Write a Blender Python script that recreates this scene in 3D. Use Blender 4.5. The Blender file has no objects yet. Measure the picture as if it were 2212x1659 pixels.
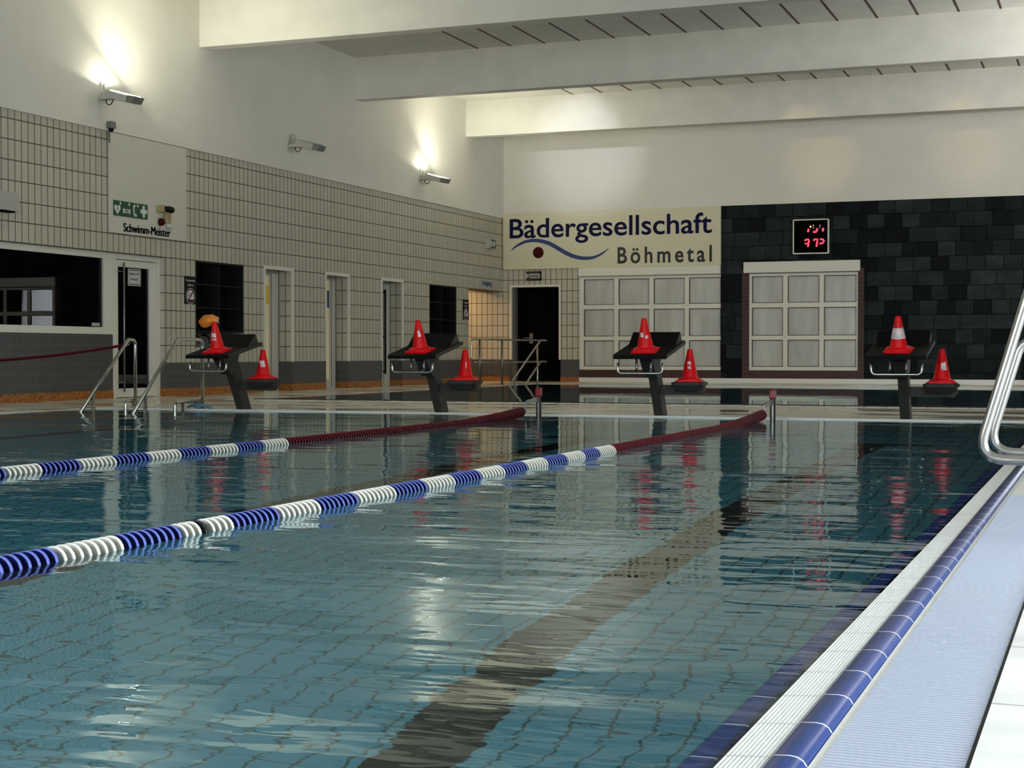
import bpy, bmesh, math, random
from mathutils import Vector, Matrix
random.seed(7)
S = bpy.context.scene
COL = S.collection
pi = math.pi

# ------------------------------------------------------------------ camera
CAM_H = 0.66
F_PX = 3350.0
YAW = math.atan(1294 / F_PX)
PIT = math.atan((829.5 - 764) / F_PX)
cam_d = bpy.data.cameras.new('camera'); cam = bpy.data.objects.new('camera', cam_d); COL.objects.link(cam)
cam_d.sensor_width = 36.0; cam_d.sensor_fit = 'HORIZONTAL'
cam_d.lens = F_PX / 2212 * 36.0
cam_d.clip_start = 0.05; cam_d.clip_end = 200
cam.location = (0, 0, CAM_H)
cam.rotation_euler = (pi / 2 - PIT, 0, YAW)
S.camera = cam

# ------------------------------------------------------------------ world, exposure
W = bpy.data.worlds.new('world'); S.world = W; W.use_nodes = True
bg = W.node_tree.nodes['Background']
bg.inputs['Color'].default_value = (0.88, 0.94, 1.0, 1); bg.inputs['Strength'].default_value = 4.5
S.view_settings.view_transform = 'Standard'; S.view_settings.look = 'None'
S.view_settings.gamma = 1.0; S.view_settings.use_curve_mapping = False
S.view_settings.exposure = 0.12
cy = S.cycles
cy.use_denoising = True
try: cy.denoiser = 'OPENIMAGEDENOISE'
except Exception: pass
cy.max_bounces = 9; cy.diffuse_bounces = 4; cy.glossy_bounces = 4; cy.transmission_bounces = 6
cy.transparent_max_bounces = 8; cy.sample_clamp_indirect = 6.0; cy.blur_glossy = 0.5
cy.caustics_reflective = False; cy.caustics_refractive = True

# ------------------------------------------------------------------ room sizes
XL, YF, XR, YB, ZC = -13.4, 34.1, 3.0, -3.0, 6.25     # left wall, far wall, right wall, back wall, ceiling
P1 = (-11.4, -0.585, -2.5, 15.62)                       # swimming pool x0,x1,y0,y1
P2 = (-11.7, 0.6, 19.35, 31.7)                          # second pool
DEPTH = 1.95

# ------------------------------------------------------------------ lights: daylight through the right-hand windows
def area(name, loc, size, sizey, power, color, rot):
    l = bpy.data.lights.new(name, 'AREA'); l.shape = 'RECTANGLE'; l.size = size; l.size_y = sizey
    l.energy = power; l.color = color
    o = bpy.data.objects.new(name, l); COL.objects.link(o); o.location = loc; o.rotation_euler = rot
    return o
RW = (-1.5, 9.0, 0.30, 2.1)      # window opening of the right wall: y0,y1,z0,z1
area('daylight', (XR + 0.6, (RW[0] + RW[1]) / 2, 1.3), 10.0, 1.8, 1900, (0.84, 0.92, 1.0), (0, math.radians(84), 0))
area('daylight_rear', (-5.5, YB - 0.5, 2.6), 9.0, 2.2, 240, (0.88, 0.94, 1.0), (math.radians(-102), 0, pi))

# ------------------------------------------------------------------ materials
def mat(name, base=(0.8, 0.8, 0.8), rough=0.5, metal=0.0, spec=0.5, emit=None, es=0.0, trans=0.0, coat=0.0):
    m = bpy.data.materials.new(name); m.use_nodes = True
    b = m.node_tree.nodes['Principled BSDF']
    b.inputs['Base Color'].default_value = (*base, 1); b.inputs['Roughness'].default_value = rough
    b.inputs['Metallic'].default_value = metal; b.inputs['Specular IOR Level'].default_value = spec
    b.inputs['Transmission Weight'].default_value = trans; b.inputs['Coat Weight'].default_value = coat
    if emit: b.inputs['Emission Color'].default_value = (*emit, 1); b.inputs['Emission Strength'].default_value = es
    return m
class NT:
    def __init__(s, m): s.t = m.node_tree; s.b = s.t.nodes.get('Principled BSDF')
    def n(s, typ, **kw):
        nd = s.t.nodes.new(typ)
        for k, v in kw.items(): setattr(nd, k, v)
        return nd
    def l(s, a, b): s.t.links.new(a, b)
def add_variation(m, scale=3.0, amount=0.08, rough_var=0.0, detail=4.0, bump=0.0, bscale=40):
    """mottle the flat colour a little and roughen it, in object space"""
    q = NT(m); tc = q.n('ShaderNodeTexCoord')
    nz = q.n('ShaderNodeTexNoise'); nz.inputs['Scale'].default_value = scale; nz.inputs['Detail'].default_value = detail
    q.l(tc.outputs['Object'], nz.inputs['Vector'])
    base = q.b.inputs['Base Color'].default_value[:]
    mp = q.n('ShaderNodeMapRange'); mp.inputs['From Min'].default_value = 0.3; mp.inputs['From Max'].default_value = 0.7
    mp.inputs['To Min'].default_value = 1 - amount; mp.inputs['To Max'].default_value = 1 + amount
    q.l(nz.outputs['Fac'], mp.inputs['Value'])
    vm = q.n('ShaderNodeVectorMath', operation='SCALE'); vm.inputs[0].default_value = base[:3]
    q.l(mp.outputs[0], vm.inputs['Scale']); q.l(vm.outputs[0], q.b.inputs['Base Color'])
    if rough_var:
        r = q.b.inputs['Roughness'].default_value
        m2 = q.n('ShaderNodeMapRange'); m2.inputs['From Min'].default_value = 0.35; m2.inputs['From Max'].default_value = 0.65
        m2.inputs['To Min'].default_value = max(0.02, r - rough_var); m2.inputs['To Max'].default_value = r + rough_var
        q.l(nz.outputs['Fac'], m2.inputs['Value']); q.l(m2.outputs[0], q.b.inputs['Roughness'])
    if bump:
        n2 = q.n('ShaderNodeTexNoise'); n2.inputs['Scale'].default_value = bscale; n2.inputs['Detail'].default_value = 3
        q.l(tc.outputs['Object'], n2.inputs['Vector'])
        bp = q.n('ShaderNodeBump'); bp.inputs['Strength'].default_value = 1.0; bp.inputs['Distance'].default_value = bump
        q.l(n2.outputs['Fac'], bp.inputs['Height']); q.l(bp.outputs[0], q.b.inputs['Normal'])
    return m
def tile_coord(q, mode, off):
    """mode 'wall': (x or y along the wall, z); 'floor': (x, y)"""
    tc = q.n('ShaderNodeTexCoord'); sx = q.n('ShaderNodeSeparateXYZ'); q.l(tc.outputs['Object'], sx.inputs[0])
    cb = q.n('ShaderNodeCombineXYZ')
    if mode == 'wall':
        ge = q.n('ShaderNodeNewGeometry'); sn = q.n('ShaderNodeSeparateXYZ'); q.l(ge.outputs['True Normal'], sn.inputs[0])
        ab = q.n('ShaderNodeMath', operation='ABSOLUTE'); q.l(sn.outputs[0], ab.inputs[0])
        gt = q.n('ShaderNodeMath', operation='GREATER_THAN'); gt.inputs[1].default_value = 0.5; q.l(ab.outputs[0], gt.inputs[0])
        mx = q.n('ShaderNodeMix'); mx.data_type = 'FLOAT'
        q.l(gt.outputs[0], mx.inputs[0]); q.l(sx.outputs[0], mx.inputs[2]); q.l(sx.outputs[1], mx.inputs[3])
        q.l(mx.outputs[0], cb.inputs[0]); q.l(sx.outputs[2], cb.inputs[1])
    else:
        q.l(sx.outputs[0], cb.inputs[0]); q.l(sx.outputs[1], cb.inputs[1])
    ad = q.n('ShaderNodeVectorMath', operation='ADD'); ad.inputs[1].default_value = (off[0], off[1], 0)
    q.l(cb.outputs[0], ad.inputs[0])
    return ad.outputs[0]
def tile_mat(name, c1, c2, grout, bw, rh, mortar=0.006, off=(0, 0), mode='wall', rough=0.25, offset=0.0, bump=0.0012, spec=0.5, squash=1.0, sqf=2, bias=0.0):
    m = mat(name, c1, rough, spec=spec); q = NT(m)
    v = tile_coord(q, mode, (off[0] + 100 * bw, off[1] + 20 * rh))
    br = q.n('ShaderNodeTexBrick'); br.offset = offset; br.squash = squash; br.squash_frequency = sqf
    br.inputs['Color1'].default_value = (*c1, 1); br.inputs['Color2'].default_value = (*c2, 1); br.inputs['Mortar'].default_value = (*grout, 1)
    br.inputs['Scale'].default_value = 1; br.inputs['Brick Width'].default_value = bw; br.inputs['Row Height'].default_value = rh
    br.inputs['Mortar Size'].default_value = mortar; br.inputs['Mortar Smooth'].default_value = 0.15; br.inputs['Bias'].default_value = bias
    q.l(v, br.inputs['Vector']); q.l(br.outputs['Color'], q.b.inputs['Base Color'])
    iv = q.n('ShaderNodeMath', operation='SUBTRACT'); iv.inputs[0].default_value = 1; q.l(br.outputs['Fac'], iv.inputs[1])
    bp = q.n('ShaderNodeBump'); bp.inputs['Distance'].default_value = bump; q.l(iv.outputs[0], bp.inputs['Height']); q.l(bp.outputs[0], q.b.inputs['Normal'])
    mr = q.n('ShaderNodeMapRange'); mr.inputs['To Min'].default_value = rough; mr.inputs['To Max'].default_value = 0.8
    q.l(br.outputs['Fac'], mr.inputs['Value']); q.l(mr.outputs[0], q.b.inputs['Roughness'])
    m['brick'] = 1
    return m

M = {}
M['plaster'] = add_variation(mat('white_plaster', (0.80, 0.785, 0.71), 0.75, spec=0.2), 1.2, 0.03, bump=0.0006, bscale=25)
M['concrete'] = add_variation(mat('painted_concrete', (0.74, 0.73, 0.66), 0.6, spec=0.2), 2.5, 0.05, bump=0.0012, bscale=9)
M['tile'] = tile_mat('cream_wall_tile', (0.58, 0.56, 0.46), (0.53, 0.51, 0.42), (0.115, 0.10, 0.065), 0.1335, 0.267, 0.008, (0.052, -0.518), rough=0.3)
M['grey_tile'] = tile_mat('grey_wall_tile', (0.078, 0.078, 0.080), (0.070, 0.070, 0.072), (0.15, 0.15, 0.14), 0.27, 0.1335, 0.004, (0.09, 0.02), rough=0.35)
M['brick_jamb'] = tile_mat('dark_red_brick_courses', (0.045, 0.0045, 0.004), (0.032, 0.004, 0.004), (0.11, 0.055, 0.035), 50.0, 0.0945, 0.010, (7.0, 0.02), rough=0.45)
M['brick_sill'] = tile_mat('dark_red_soldier_bricks', (0.045, 0.0045, 0.004), (0.032, 0.004, 0.004), (0.11, 0.055, 0.035), 0.0785, 50.0, 0.009, (0, 9.0), rough=0.45)
M['pool_tile'] = tile_mat('light_blue_pool_tile', (0.12, 0.41, 0.54), (0.115, 0.39, 0.52), (0.06, 0.13, 0.15), 0.127, 0.245, 0.006, (0.058, 0.025), mode='floor', rough=0.3, bump=0.0)
M['pool_wall_tile'] = tile_mat('pale_pool_wall_tile', (0.30, 0.36, 0.34), (0.28, 0.34, 0.32), (0.16, 0.19, 0.17), 0.245, 0.127, 0.006, rough=0.3, bump=0.0)
M['dark_pool_tile'] = tile_mat('dark_blue_pool_tile', (0.035, 0.10, 0.15), (0.03, 0.09, 0.14), (0.05, 0.08, 0.09), 0.245, 0.245, 0.006, mode='floor', rough=0.3, bump=0.0)
M['lane_black'] = add_variation(mat('black_pool_tile', (0.012, 0.012, 0.013), 0.35), 6, 0.2)
# slate: bricks of uneven width and tone
def slate():
    m = tile_mat('dark_slate', (0.003, 0.005, 0.007), (0.030, 0.038, 0.042), (0.001, 0.0015, 0.002), 0.37, 0.312, 0.006, (0.13, 0.07), rough=0.6, spec=0.12, offset=0.37, bump=0.004, squash=1.45, sqf=3, bias=-0.15)
    q = NT(m)
    br = [n for n in q.t.nodes if n.type == 'TEX_BRICK'][0]
    src = br.inputs['Vector'].links[0].from_socket
    sc = q.n('ShaderNodeVectorMath', operation='MULTIPLY'); sc.inputs[1].default_value = (1.7, 3.2, 1); q.l(src, sc.inputs[0])
    nz = q.n('ShaderNodeTexNoise'); nz.inputs['Scale'].default_value = 1.3; nz.inputs['Detail'].default_value = 3; q.l(sc.outputs[0], nz.inputs['Vector'])
    mr = q.n('ShaderNodeMapRange'); mr.inputs['From Min'].default_value = 0.3; mr.inputs['From Max'].default_value = 0.7; mr.inputs['To Min'].default_value = 0.7; mr.inputs['To Max'].default_value = 1.35
    q.l(nz.outputs['Fac'], mr.inputs['Value'])
    vm = q.n('ShaderNodeVectorMath', operation='SCALE'); q.l(br.outputs['Color'], vm.inputs[0]); q.l(mr.outputs[0], vm.inputs['Scale'])
    q.l(vm.outputs[0], q.b.inputs['Base Color'])
    return m
M['slate'] = slate()
def mosaic():
    m = mat('orange_mosaic', (0.4, 0.15, 0.03), 0.3); q = NT(m)
    v = tile_coord(q, 'wall', (0, 0))
    vo = q.n('ShaderNodeTexVoronoi'); vo.distance = 'CHEBYCHEV'; vo.inputs['Scale'].default_value = 58; vo.inputs['Randomness'].default_value = 0.25; q.l(v, vo.inputs['Vector'])
    rp = q.n('ShaderNodeValToRGB'); cr = rp.color_ramp; cr.elements[0].color = (0.10, 0.025, 0.006, 1); cr.elements[1].color = (0.48, 0.19, 0.035, 1)
    e = cr.elements.new(0.45); e.color = (0.38, 0.13, 0.02, 1)
    sp = q.n('ShaderNodeSeparateColor'); q.l(vo.outputs['Color'], sp.inputs[0]); q.l(sp.outputs[0], rp.inputs[0]); q.l(rp.outputs[0], q.b.inputs['Base Color'])
    return m
M['mosaic'] = mosaic()
def deck_mat(name, c, tw, th, wet=0.5, grout=(0.3, 0.29, 0.26)):
    m = tile_mat(name, c, tuple(x * 0.96 for x in c), grout, tw, th, 0.005, mode='floor', rough=0.3, bump=0.0003)
    q = NT(m); br = [n for n in q.t.nodes if n.type == 'TEX_BRICK'][0]
    tc = q.n('ShaderNodeTexCoord')
    mp = q.n('ShaderNodeMapping'); mp.inputs['Scale'].default_value = (0.5, 1.6, 1); q.l(tc.outputs['Object'], mp.inputs[0])
    nz = q.n('ShaderNodeTexNoise'); nz.inputs['Scale'].default_value = 1.1; nz.inputs['Detail'].default_value = 5; q.l(mp.outputs[0], nz.inputs['Vector'])
    # puddles: glossy where the noise is high
    mr = q.n('ShaderNodeMapRange'); mr.inputs['From Min'].default_value = 0.56 - 0.2 * wet; mr.inputs['From Max'].default_value = 0.66 - 0.2 * wet
    mr.inputs['To Min'].default_value = 0.32; mr.inputs['To Max'].default_value = 0.04
    q.l(nz.outputs['Fac'], mr.inputs['Value']); q.l(mr.outputs[0], q.b.inputs['Roughness'])
    n2 = q.n('ShaderNodeTexNoise'); n2.inputs['Scale'].default_value = 4.0; n2.inputs['Detail'].default_value = 5; q.l(mp.outputs[0], n2.inputs['Vector'])
    m2 = q.n('ShaderNodeMapRange'); m2.inputs['From Min'].default_value = 0.3; m2.inputs['From Max'].default_value = 0.7; m2.inputs['To Min'].default_value = 0.86; m2.inputs['To Max'].default_value = 1.08
    q.l(n2.outputs['Fac'], m2.inputs['Value'])
    vm = q.n('ShaderNodeVectorMath', operation='SCALE'); q.l(br.outputs['Color'], vm.inputs[0]); q.l(m2.outputs[0], vm.inputs['Scale']); q.l(vm.outputs[0], q.b.inputs['Base Color'])
    bp = q.n('ShaderNodeBump'); bp.inputs['Distance'].default_value = 0.0004; q.l(n2.outputs['Fac'], bp.inputs['Height']); q.l(bp.outputs[0], q.b.inputs['Normal'])
    return m
M['deck'] = deck_mat('wet_stone_deck', (0.80, 0.76, 0.64), 1.2, 1.2, wet=0.35)
M['deck_right'] = deck_mat('pale_stone_deck_tile', (0.86, 0.86, 0.84), 0.6, 0.6, wet=0.15, grout=(0.42, 0.41, 0.38))
def water_mat(name, amp, tint):
    m = bpy.data.materials.new(name); m.use_nodes = True; t = m.node_tree; t.nodes.clear(); q = NT(m)
    out = q.n('ShaderNodeOutputMaterial'); gl = q.n('ShaderNodeBsdfGlass'); gl.inputs['IOR'].default_value = 1.333; gl.inputs['Roughness'].default_value = 0.0
    gl.inputs['Color'].default_value = (*tint, 1)
    tc = q.n('ShaderNodeTexCoord')
    mp = q.n('ShaderNodeMapping'); mp.inputs['Rotation'].default_value = (0, 0, math.radians(-24)); mp.inputs['Scale'].default_value = (0.55, 1.5, 1); q.l(tc.outputs['Object'], mp.inputs[0])
    h = None
    for sc, a, det in ((0.9, 6.5, 1.0), (2.8, 2.5, 2.0), (8.5, 0.55, 2.0)):
        nz = q.n('ShaderNodeTexNoise'); nz.inputs['Scale'].default_value = sc; nz.inputs['Detail'].default_value = det; nz.inputs['Roughness'].default_value = 0.45
        nz.inputs['Distortion'].default_value = 0.35
        q.l(mp.outputs[0], nz.inputs['Vector'])
        mu = q.n('ShaderNodeMath', operation='MULTIPLY'); mu.inputs[1].default_value = a; q.l(nz.outputs['Fac'], mu.inputs[0])
        if h is None: h = mu.outputs[0]
        else:
            ad = q.n('ShaderNodeMath', operation='ADD'); q.l(h, ad.inputs[0]); q.l(mu.outputs[0], ad.inputs[1]); h = ad.outputs[0]
    # calm patches and livelier patches
    big = q.n('ShaderNodeTexNoise'); big.inputs['Scale'].default_value = 0.45; big.inputs['Detail'].default_value = 1; q.l(tc.outputs['Object'], big.inputs['Vector'])
    mr = q.n('ShaderNodeMapRange'); mr.inputs['From Min'].default_value = 0.35; mr.inputs['From Max'].default_value = 0.65; mr.inputs['To Min'].default_value = 0.55; mr.inputs['To Max'].default_value = 1.25
    q.l(big.outputs['Fac'], mr.inputs['Value'])
    sy = q.n('ShaderNodeSeparateXYZ'); q.l(tc.outputs['Object'], sy.inputs[0])
    far = q.n('ShaderNodeMapRange'); far.inputs['From Min'].default_value = 3.0; far.inputs['From Max'].default_value = 15.0; far.inputs['To Min'].default_value = 1.25; far.inputs['To Max'].default_value = 0.5
    q.l(sy.outputs[1], far.inputs['Value'])
    mm = q.n('ShaderNodeMath', operation='MULTIPLY'); q.l(mr.outputs[0], mm.inputs[0]); q.l(far.outputs[0], mm.inputs[1])
    m3 = q.n('ShaderNodeMath', operation='MULTIPLY'); q.l(h, m3.inputs[0]); q.l(mm.outputs[0], m3.inputs[1])
    bp = q.n('ShaderNodeBump'); bp.inputs['Strength'].default_value = 1.0; bp.inputs['Distance'].default_value = amp; q.l(m3.outputs[0], bp.inputs['Height'])
    q.l(bp.outputs[0], gl.inputs['Normal']); q.l(gl.outputs[0], out.inputs['Surface'])
    return m
M['water'] = water_mat('pool_water', 0.0026, (0.88, 0.97, 0.98))
M['calm_water'] = water_mat('calm_pool_water', 0.0004, (0.86, 0.96, 0.98))
def glass_mat(name, tint=(1, 1, 1)):
    m = bpy.data.materials.new(name); m.use_nodes = True; t = m.node_tree; t.nodes.clear(); q = NT(m)
    out = q.n('ShaderNodeOutputMaterial'); tr = q.n('ShaderNodeBsdfTransparent'); tr.inputs[0].default_value = (*tint, 1)
    gl = q.n('ShaderNodeBsdfGlossy'); gl.inputs['Roughness'].default_value = 0.0
    fr = q.n('ShaderNodeFresnel'); fr.inputs['IOR'].default_value = 1.6; mx = q.n('ShaderNodeMixShader')
    q.l(fr.outputs[0], mx.inputs[0]); q.l(tr.outputs[0], mx.inputs[1]); q.l(gl.outputs[0], mx.inputs[2]); q.l(mx.outputs[0], out.inputs['Surface'])
    return m
M['glass'] = glass_mat('window_glass', (0.8, 0.85, 0.85))
M['clear'] = glass_mat('clear_glass')
def frosted():
    m = mat('frosted_pane', (0.36, 0.36, 0.34), 0.22, spec=0.5); q = NT(m); tc = q.n('ShaderNodeTexCoord')
    mp = q.n('ShaderNodeMapping'); mp.inputs['Scale'].default_value = (3.0, 1, 0.6); q.l(tc.outputs['Object'], mp.inputs[0])
    nz = q.n('ShaderNodeTexNoise'); nz.inputs['Scale'].default_value = 1.0; nz.inputs['Detail'].default_value = 3; q.l(mp.outputs[0], nz.inputs['Vector'])
    rp = q.n('ShaderNodeValToRGB'); rp.color_ramp.elements[0].position = 0.32; rp.color_ramp.elements[0].color = (0.46, 0.46, 0.43, 1)
    rp.color_ramp.elements[1].position = 0.7; rp.color_ramp.elements[1].color = (0.64, 0.64, 0.61, 1)
    q.l(nz.outputs['Fac'], rp.inputs[0]); q.l(rp.outputs[0], q.b.inputs['Base Color'])
    return m
M['frosted'] = frosted()
M['white_frame'] = mat('white_lacquered_metal', (0.80, 0.79, 0.70), 0.35)
M['door_frame'] = mat('light_grey_door_frame', (0.62, 0.62, 0.58), 0.35)
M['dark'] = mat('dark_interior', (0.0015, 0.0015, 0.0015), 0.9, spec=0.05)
M['black'] = mat('black_plastic', (0.003, 0.003, 0.003), 0.5, spec=0.25)
M['rubber'] = add_variation(mat('black_grip_surface', (0.004, 0.004, 0.004), 0.7, spec=0.12), 30, 0.2, bump=0.0008, bscale=180)
M['post_steel'] = add_variation(mat('grey_painted_steel', (0.040, 0.040, 0.034), 0.55, spec=0.2), 8, 0.15)
M['chrome'] = add_variation(mat('polished_stainless_steel', (0.50, 0.49, 0.46), 0.24, metal=1.0), 12, 0.05, rough_var=0.04)
M['steel'] = mat('brushed_steel', (0.26, 0.26, 0.24), 0.38, metal=1.0)
M['red'] = add_variation(mat('red_cone_plastic', (0.80, 0.002, 0.006), 0.42, spec=0.25), 6, 0.06)
M['sleeve'] = add_variation(mat('worn_reflective_sleeve', (0.72, 0.60, 0.60), 0.35), 18, 0.35)
M['red_plastic'] = mat('dark_red_plastic', (0.23, 0.004, 0.010), 0.35)
M['rope_red'] = mat('dark_red_float', (0.17, 0.004, 0.018), 0.4, spec=0.3)
M['cord_red'] = mat('dark_red_cord', (0.075, 0.002, 0.005), 0.6, spec=0.15)
M['rope_white'] = mat('white_float', (0.86, 0.86, 0.80), 0.32)
M['rope_white_in'] = mat('white_float_face', (0.78, 0.76, 0.67), 0.5)
M['rope_blue'] = mat('blue_float_rim', (0.13, 0.18, 0.58), 0.32)
M['rope_blue_in'] = mat('navy_float_face', (0.008, 0.012, 0.12), 0.5, spec=0.2)
M['rope_red_in'] = mat('dark_red_float_face', (0.03, 0.001, 0.003), 0.5, spec=0.2)
M['rope_black'] = mat('black_float', (0.006, 0.010, 0.010), 0.3)
M['ladder_steel'] = add_variation(mat('satin_stainless_steel', (0.33, 0.325, 0.31), 0.27, metal=1.0), 12, 0.05)
M['cable'] = mat('steel_cable', (0.3, 0.3, 0.3), 0.4, metal=1.0)
M['white_tile'] = mat('white_glazed_tile', (0.84, 0.84, 0.80), 0.3)
M['navy'] = mat('navy_ink', (0.002, 0.003, 0.045), 0.6, spec=0.15)
M['blue_ink'] = mat('blue_ink', (0.010, 0.035, 0.17), 0.5)
M['maroon'] = mat('maroon_ink', (0.045, 0.001, 0.002), 0.6, spec=0.15)
M['ink'] = mat('black_ink', (0.005, 0.005, 0.006), 0.5)
M['white_ink'] = mat('white_ink', (0.75, 0.75, 0.72), 0.5)
M['sign_cream'] = add_variation(mat('cream_sign_board', (0.72, 0.68, 0.50), 0.5), 1.0, 0.02)
M['board_white'] = add_variation(mat('white_board', (0.68, 0.67, 0.58), 0.45), 2, 0.02)
M['green'] = mat('safety_green', (0.004, 0.075, 0.030), 0.4)
M['grey_box'] = mat('light_grey_plastic', (0.48, 0.48, 0.43), 0.5)
M['mid_grey'] = mat('mid_grey_plastic', (0.20, 0.20, 0.19), 0.5)
M['dark_grey'] = mat('dark_grey_laminate', (0.009, 0.010, 0.011), 0.6, spec=0.2)
M['panel_grey'] = mat('grey_laminate', (0.10, 0.10, 0.10), 0.5)
M['yellow_beige'] = mat('beige_plastic', (0.45, 0.36, 0.20), 0.5)
M['yellow_sign'] = mat('yellow_sign', (0.62, 0.40, 0.02), 0.5, emit=(0.62, 0.38, 0.02), es=0.12)
M['blue_sign'] = mat('blue_sign', (0.01, 0.05, 0.12), 0.5)
M['lit_pane'] = mat('lit_frosted_pane', (0.5, 0.46, 0.3), 0.4, emit=(0.80, 0.66, 0.36), es=0.17)
M['bag'] = add_variation(mat('orange_nylon', (0.75, 0.24, 0.015), 0.55), 14, 0.25)
M['cloth'] = add_variation(mat('blue_cloth', (0.10, 0.19, 0.28), 0.7), 30, 0.3)
M['grate'] = mat('pale_blue_grate_plastic', (0.44, 0.49, 0.60), 0.5)
M['grate_gap'] = mat('grate_channel', (0.10, 0.12, 0.17), 0.6)
M['paper'] = mat('paper', (0.62, 0.60, 0.62), 0.7)
M['brown'] = mat('dark_brown_frame', (0.020, 0.013, 0.006), 0.4)
M['led_red'] = mat('red_led', (0.2, 0, 0), 0.4, emit=(1.0, 0.05, 0.09), es=1.9)
M['led_pale'] = mat('pale_led', (0.2, 0.1, 0.1), 0.4, emit=(0.75, 0.42, 0.42), es=0.7)
M['led_orange'] = mat('orange_led', (0.2, 0.1, 0), 0.4, emit=(1.0, 0.55, 0.15), es=1.1)
M['lamp_on'] = mat('lit_lamp_glass', (1, 1, 1), 0.4, emit=(1.0, 0.98, 0.86), es=9)
M['lamp_off'] = mat('lamp_glass', (0.3, 0.3, 0.28), 0.2)
def blue_lip(name, along='y', pitch=0.2385):
    m = mat(name, (0.015, 0.042, 0.185), 0.2, spec=0.3); q = NT(m)
    tc = q.n('ShaderNodeTexCoord'); sx = q.n('ShaderNodeSeparateXYZ'); q.l(tc.outputs['Object'], sx.inputs[0])
    ad = q.n('ShaderNodeMath', operation='ADD'); ad.inputs[1].default_value = 24.0; q.l(sx.outputs[1 if along == 'y' else 0], ad.inputs[0])
    md = q.n('ShaderNodeMath', operation='MODULO'); md.inputs[1].default_value = pitch; q.l(ad.outputs[0], md.inputs[0])
    lt = q.n('ShaderNodeMath', operation='LESS_THAN'); lt.inputs[1].default_value = 0.006; q.l(md.outputs[0], lt.inputs[0])
    mx = q.n('ShaderNodeMix'); mx.data_type = 'RGBA'; mx.inputs[6].default_value = (0.015, 0.042, 0.185, 1); mx.inputs[7].default_value = (0.75, 0.76, 0.76, 1)
    q.l(lt.outputs[0], mx.inputs[0]); q.l(mx.outputs[2], q.b.inputs['Base Color'])
    return m, lt, q
M['blue_tile'], _, _ = blue_lip('cobalt_blue_edge_tile')
_m, _lt, _q = blue_lip('white_ribbed_edge_tile'); M['ribbed'] = _m
_mx = [n for n in _q.t.nodes if n.type == 'MIX'][0]; _mx.inputs[6].default_value = (0.80, 0.81, 0.79, 1); _mx.inputs[7].default_value = (0.48, 0.48, 0.45, 1)
_q.b.inputs['Roughness'].default_value = 0.35

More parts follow.
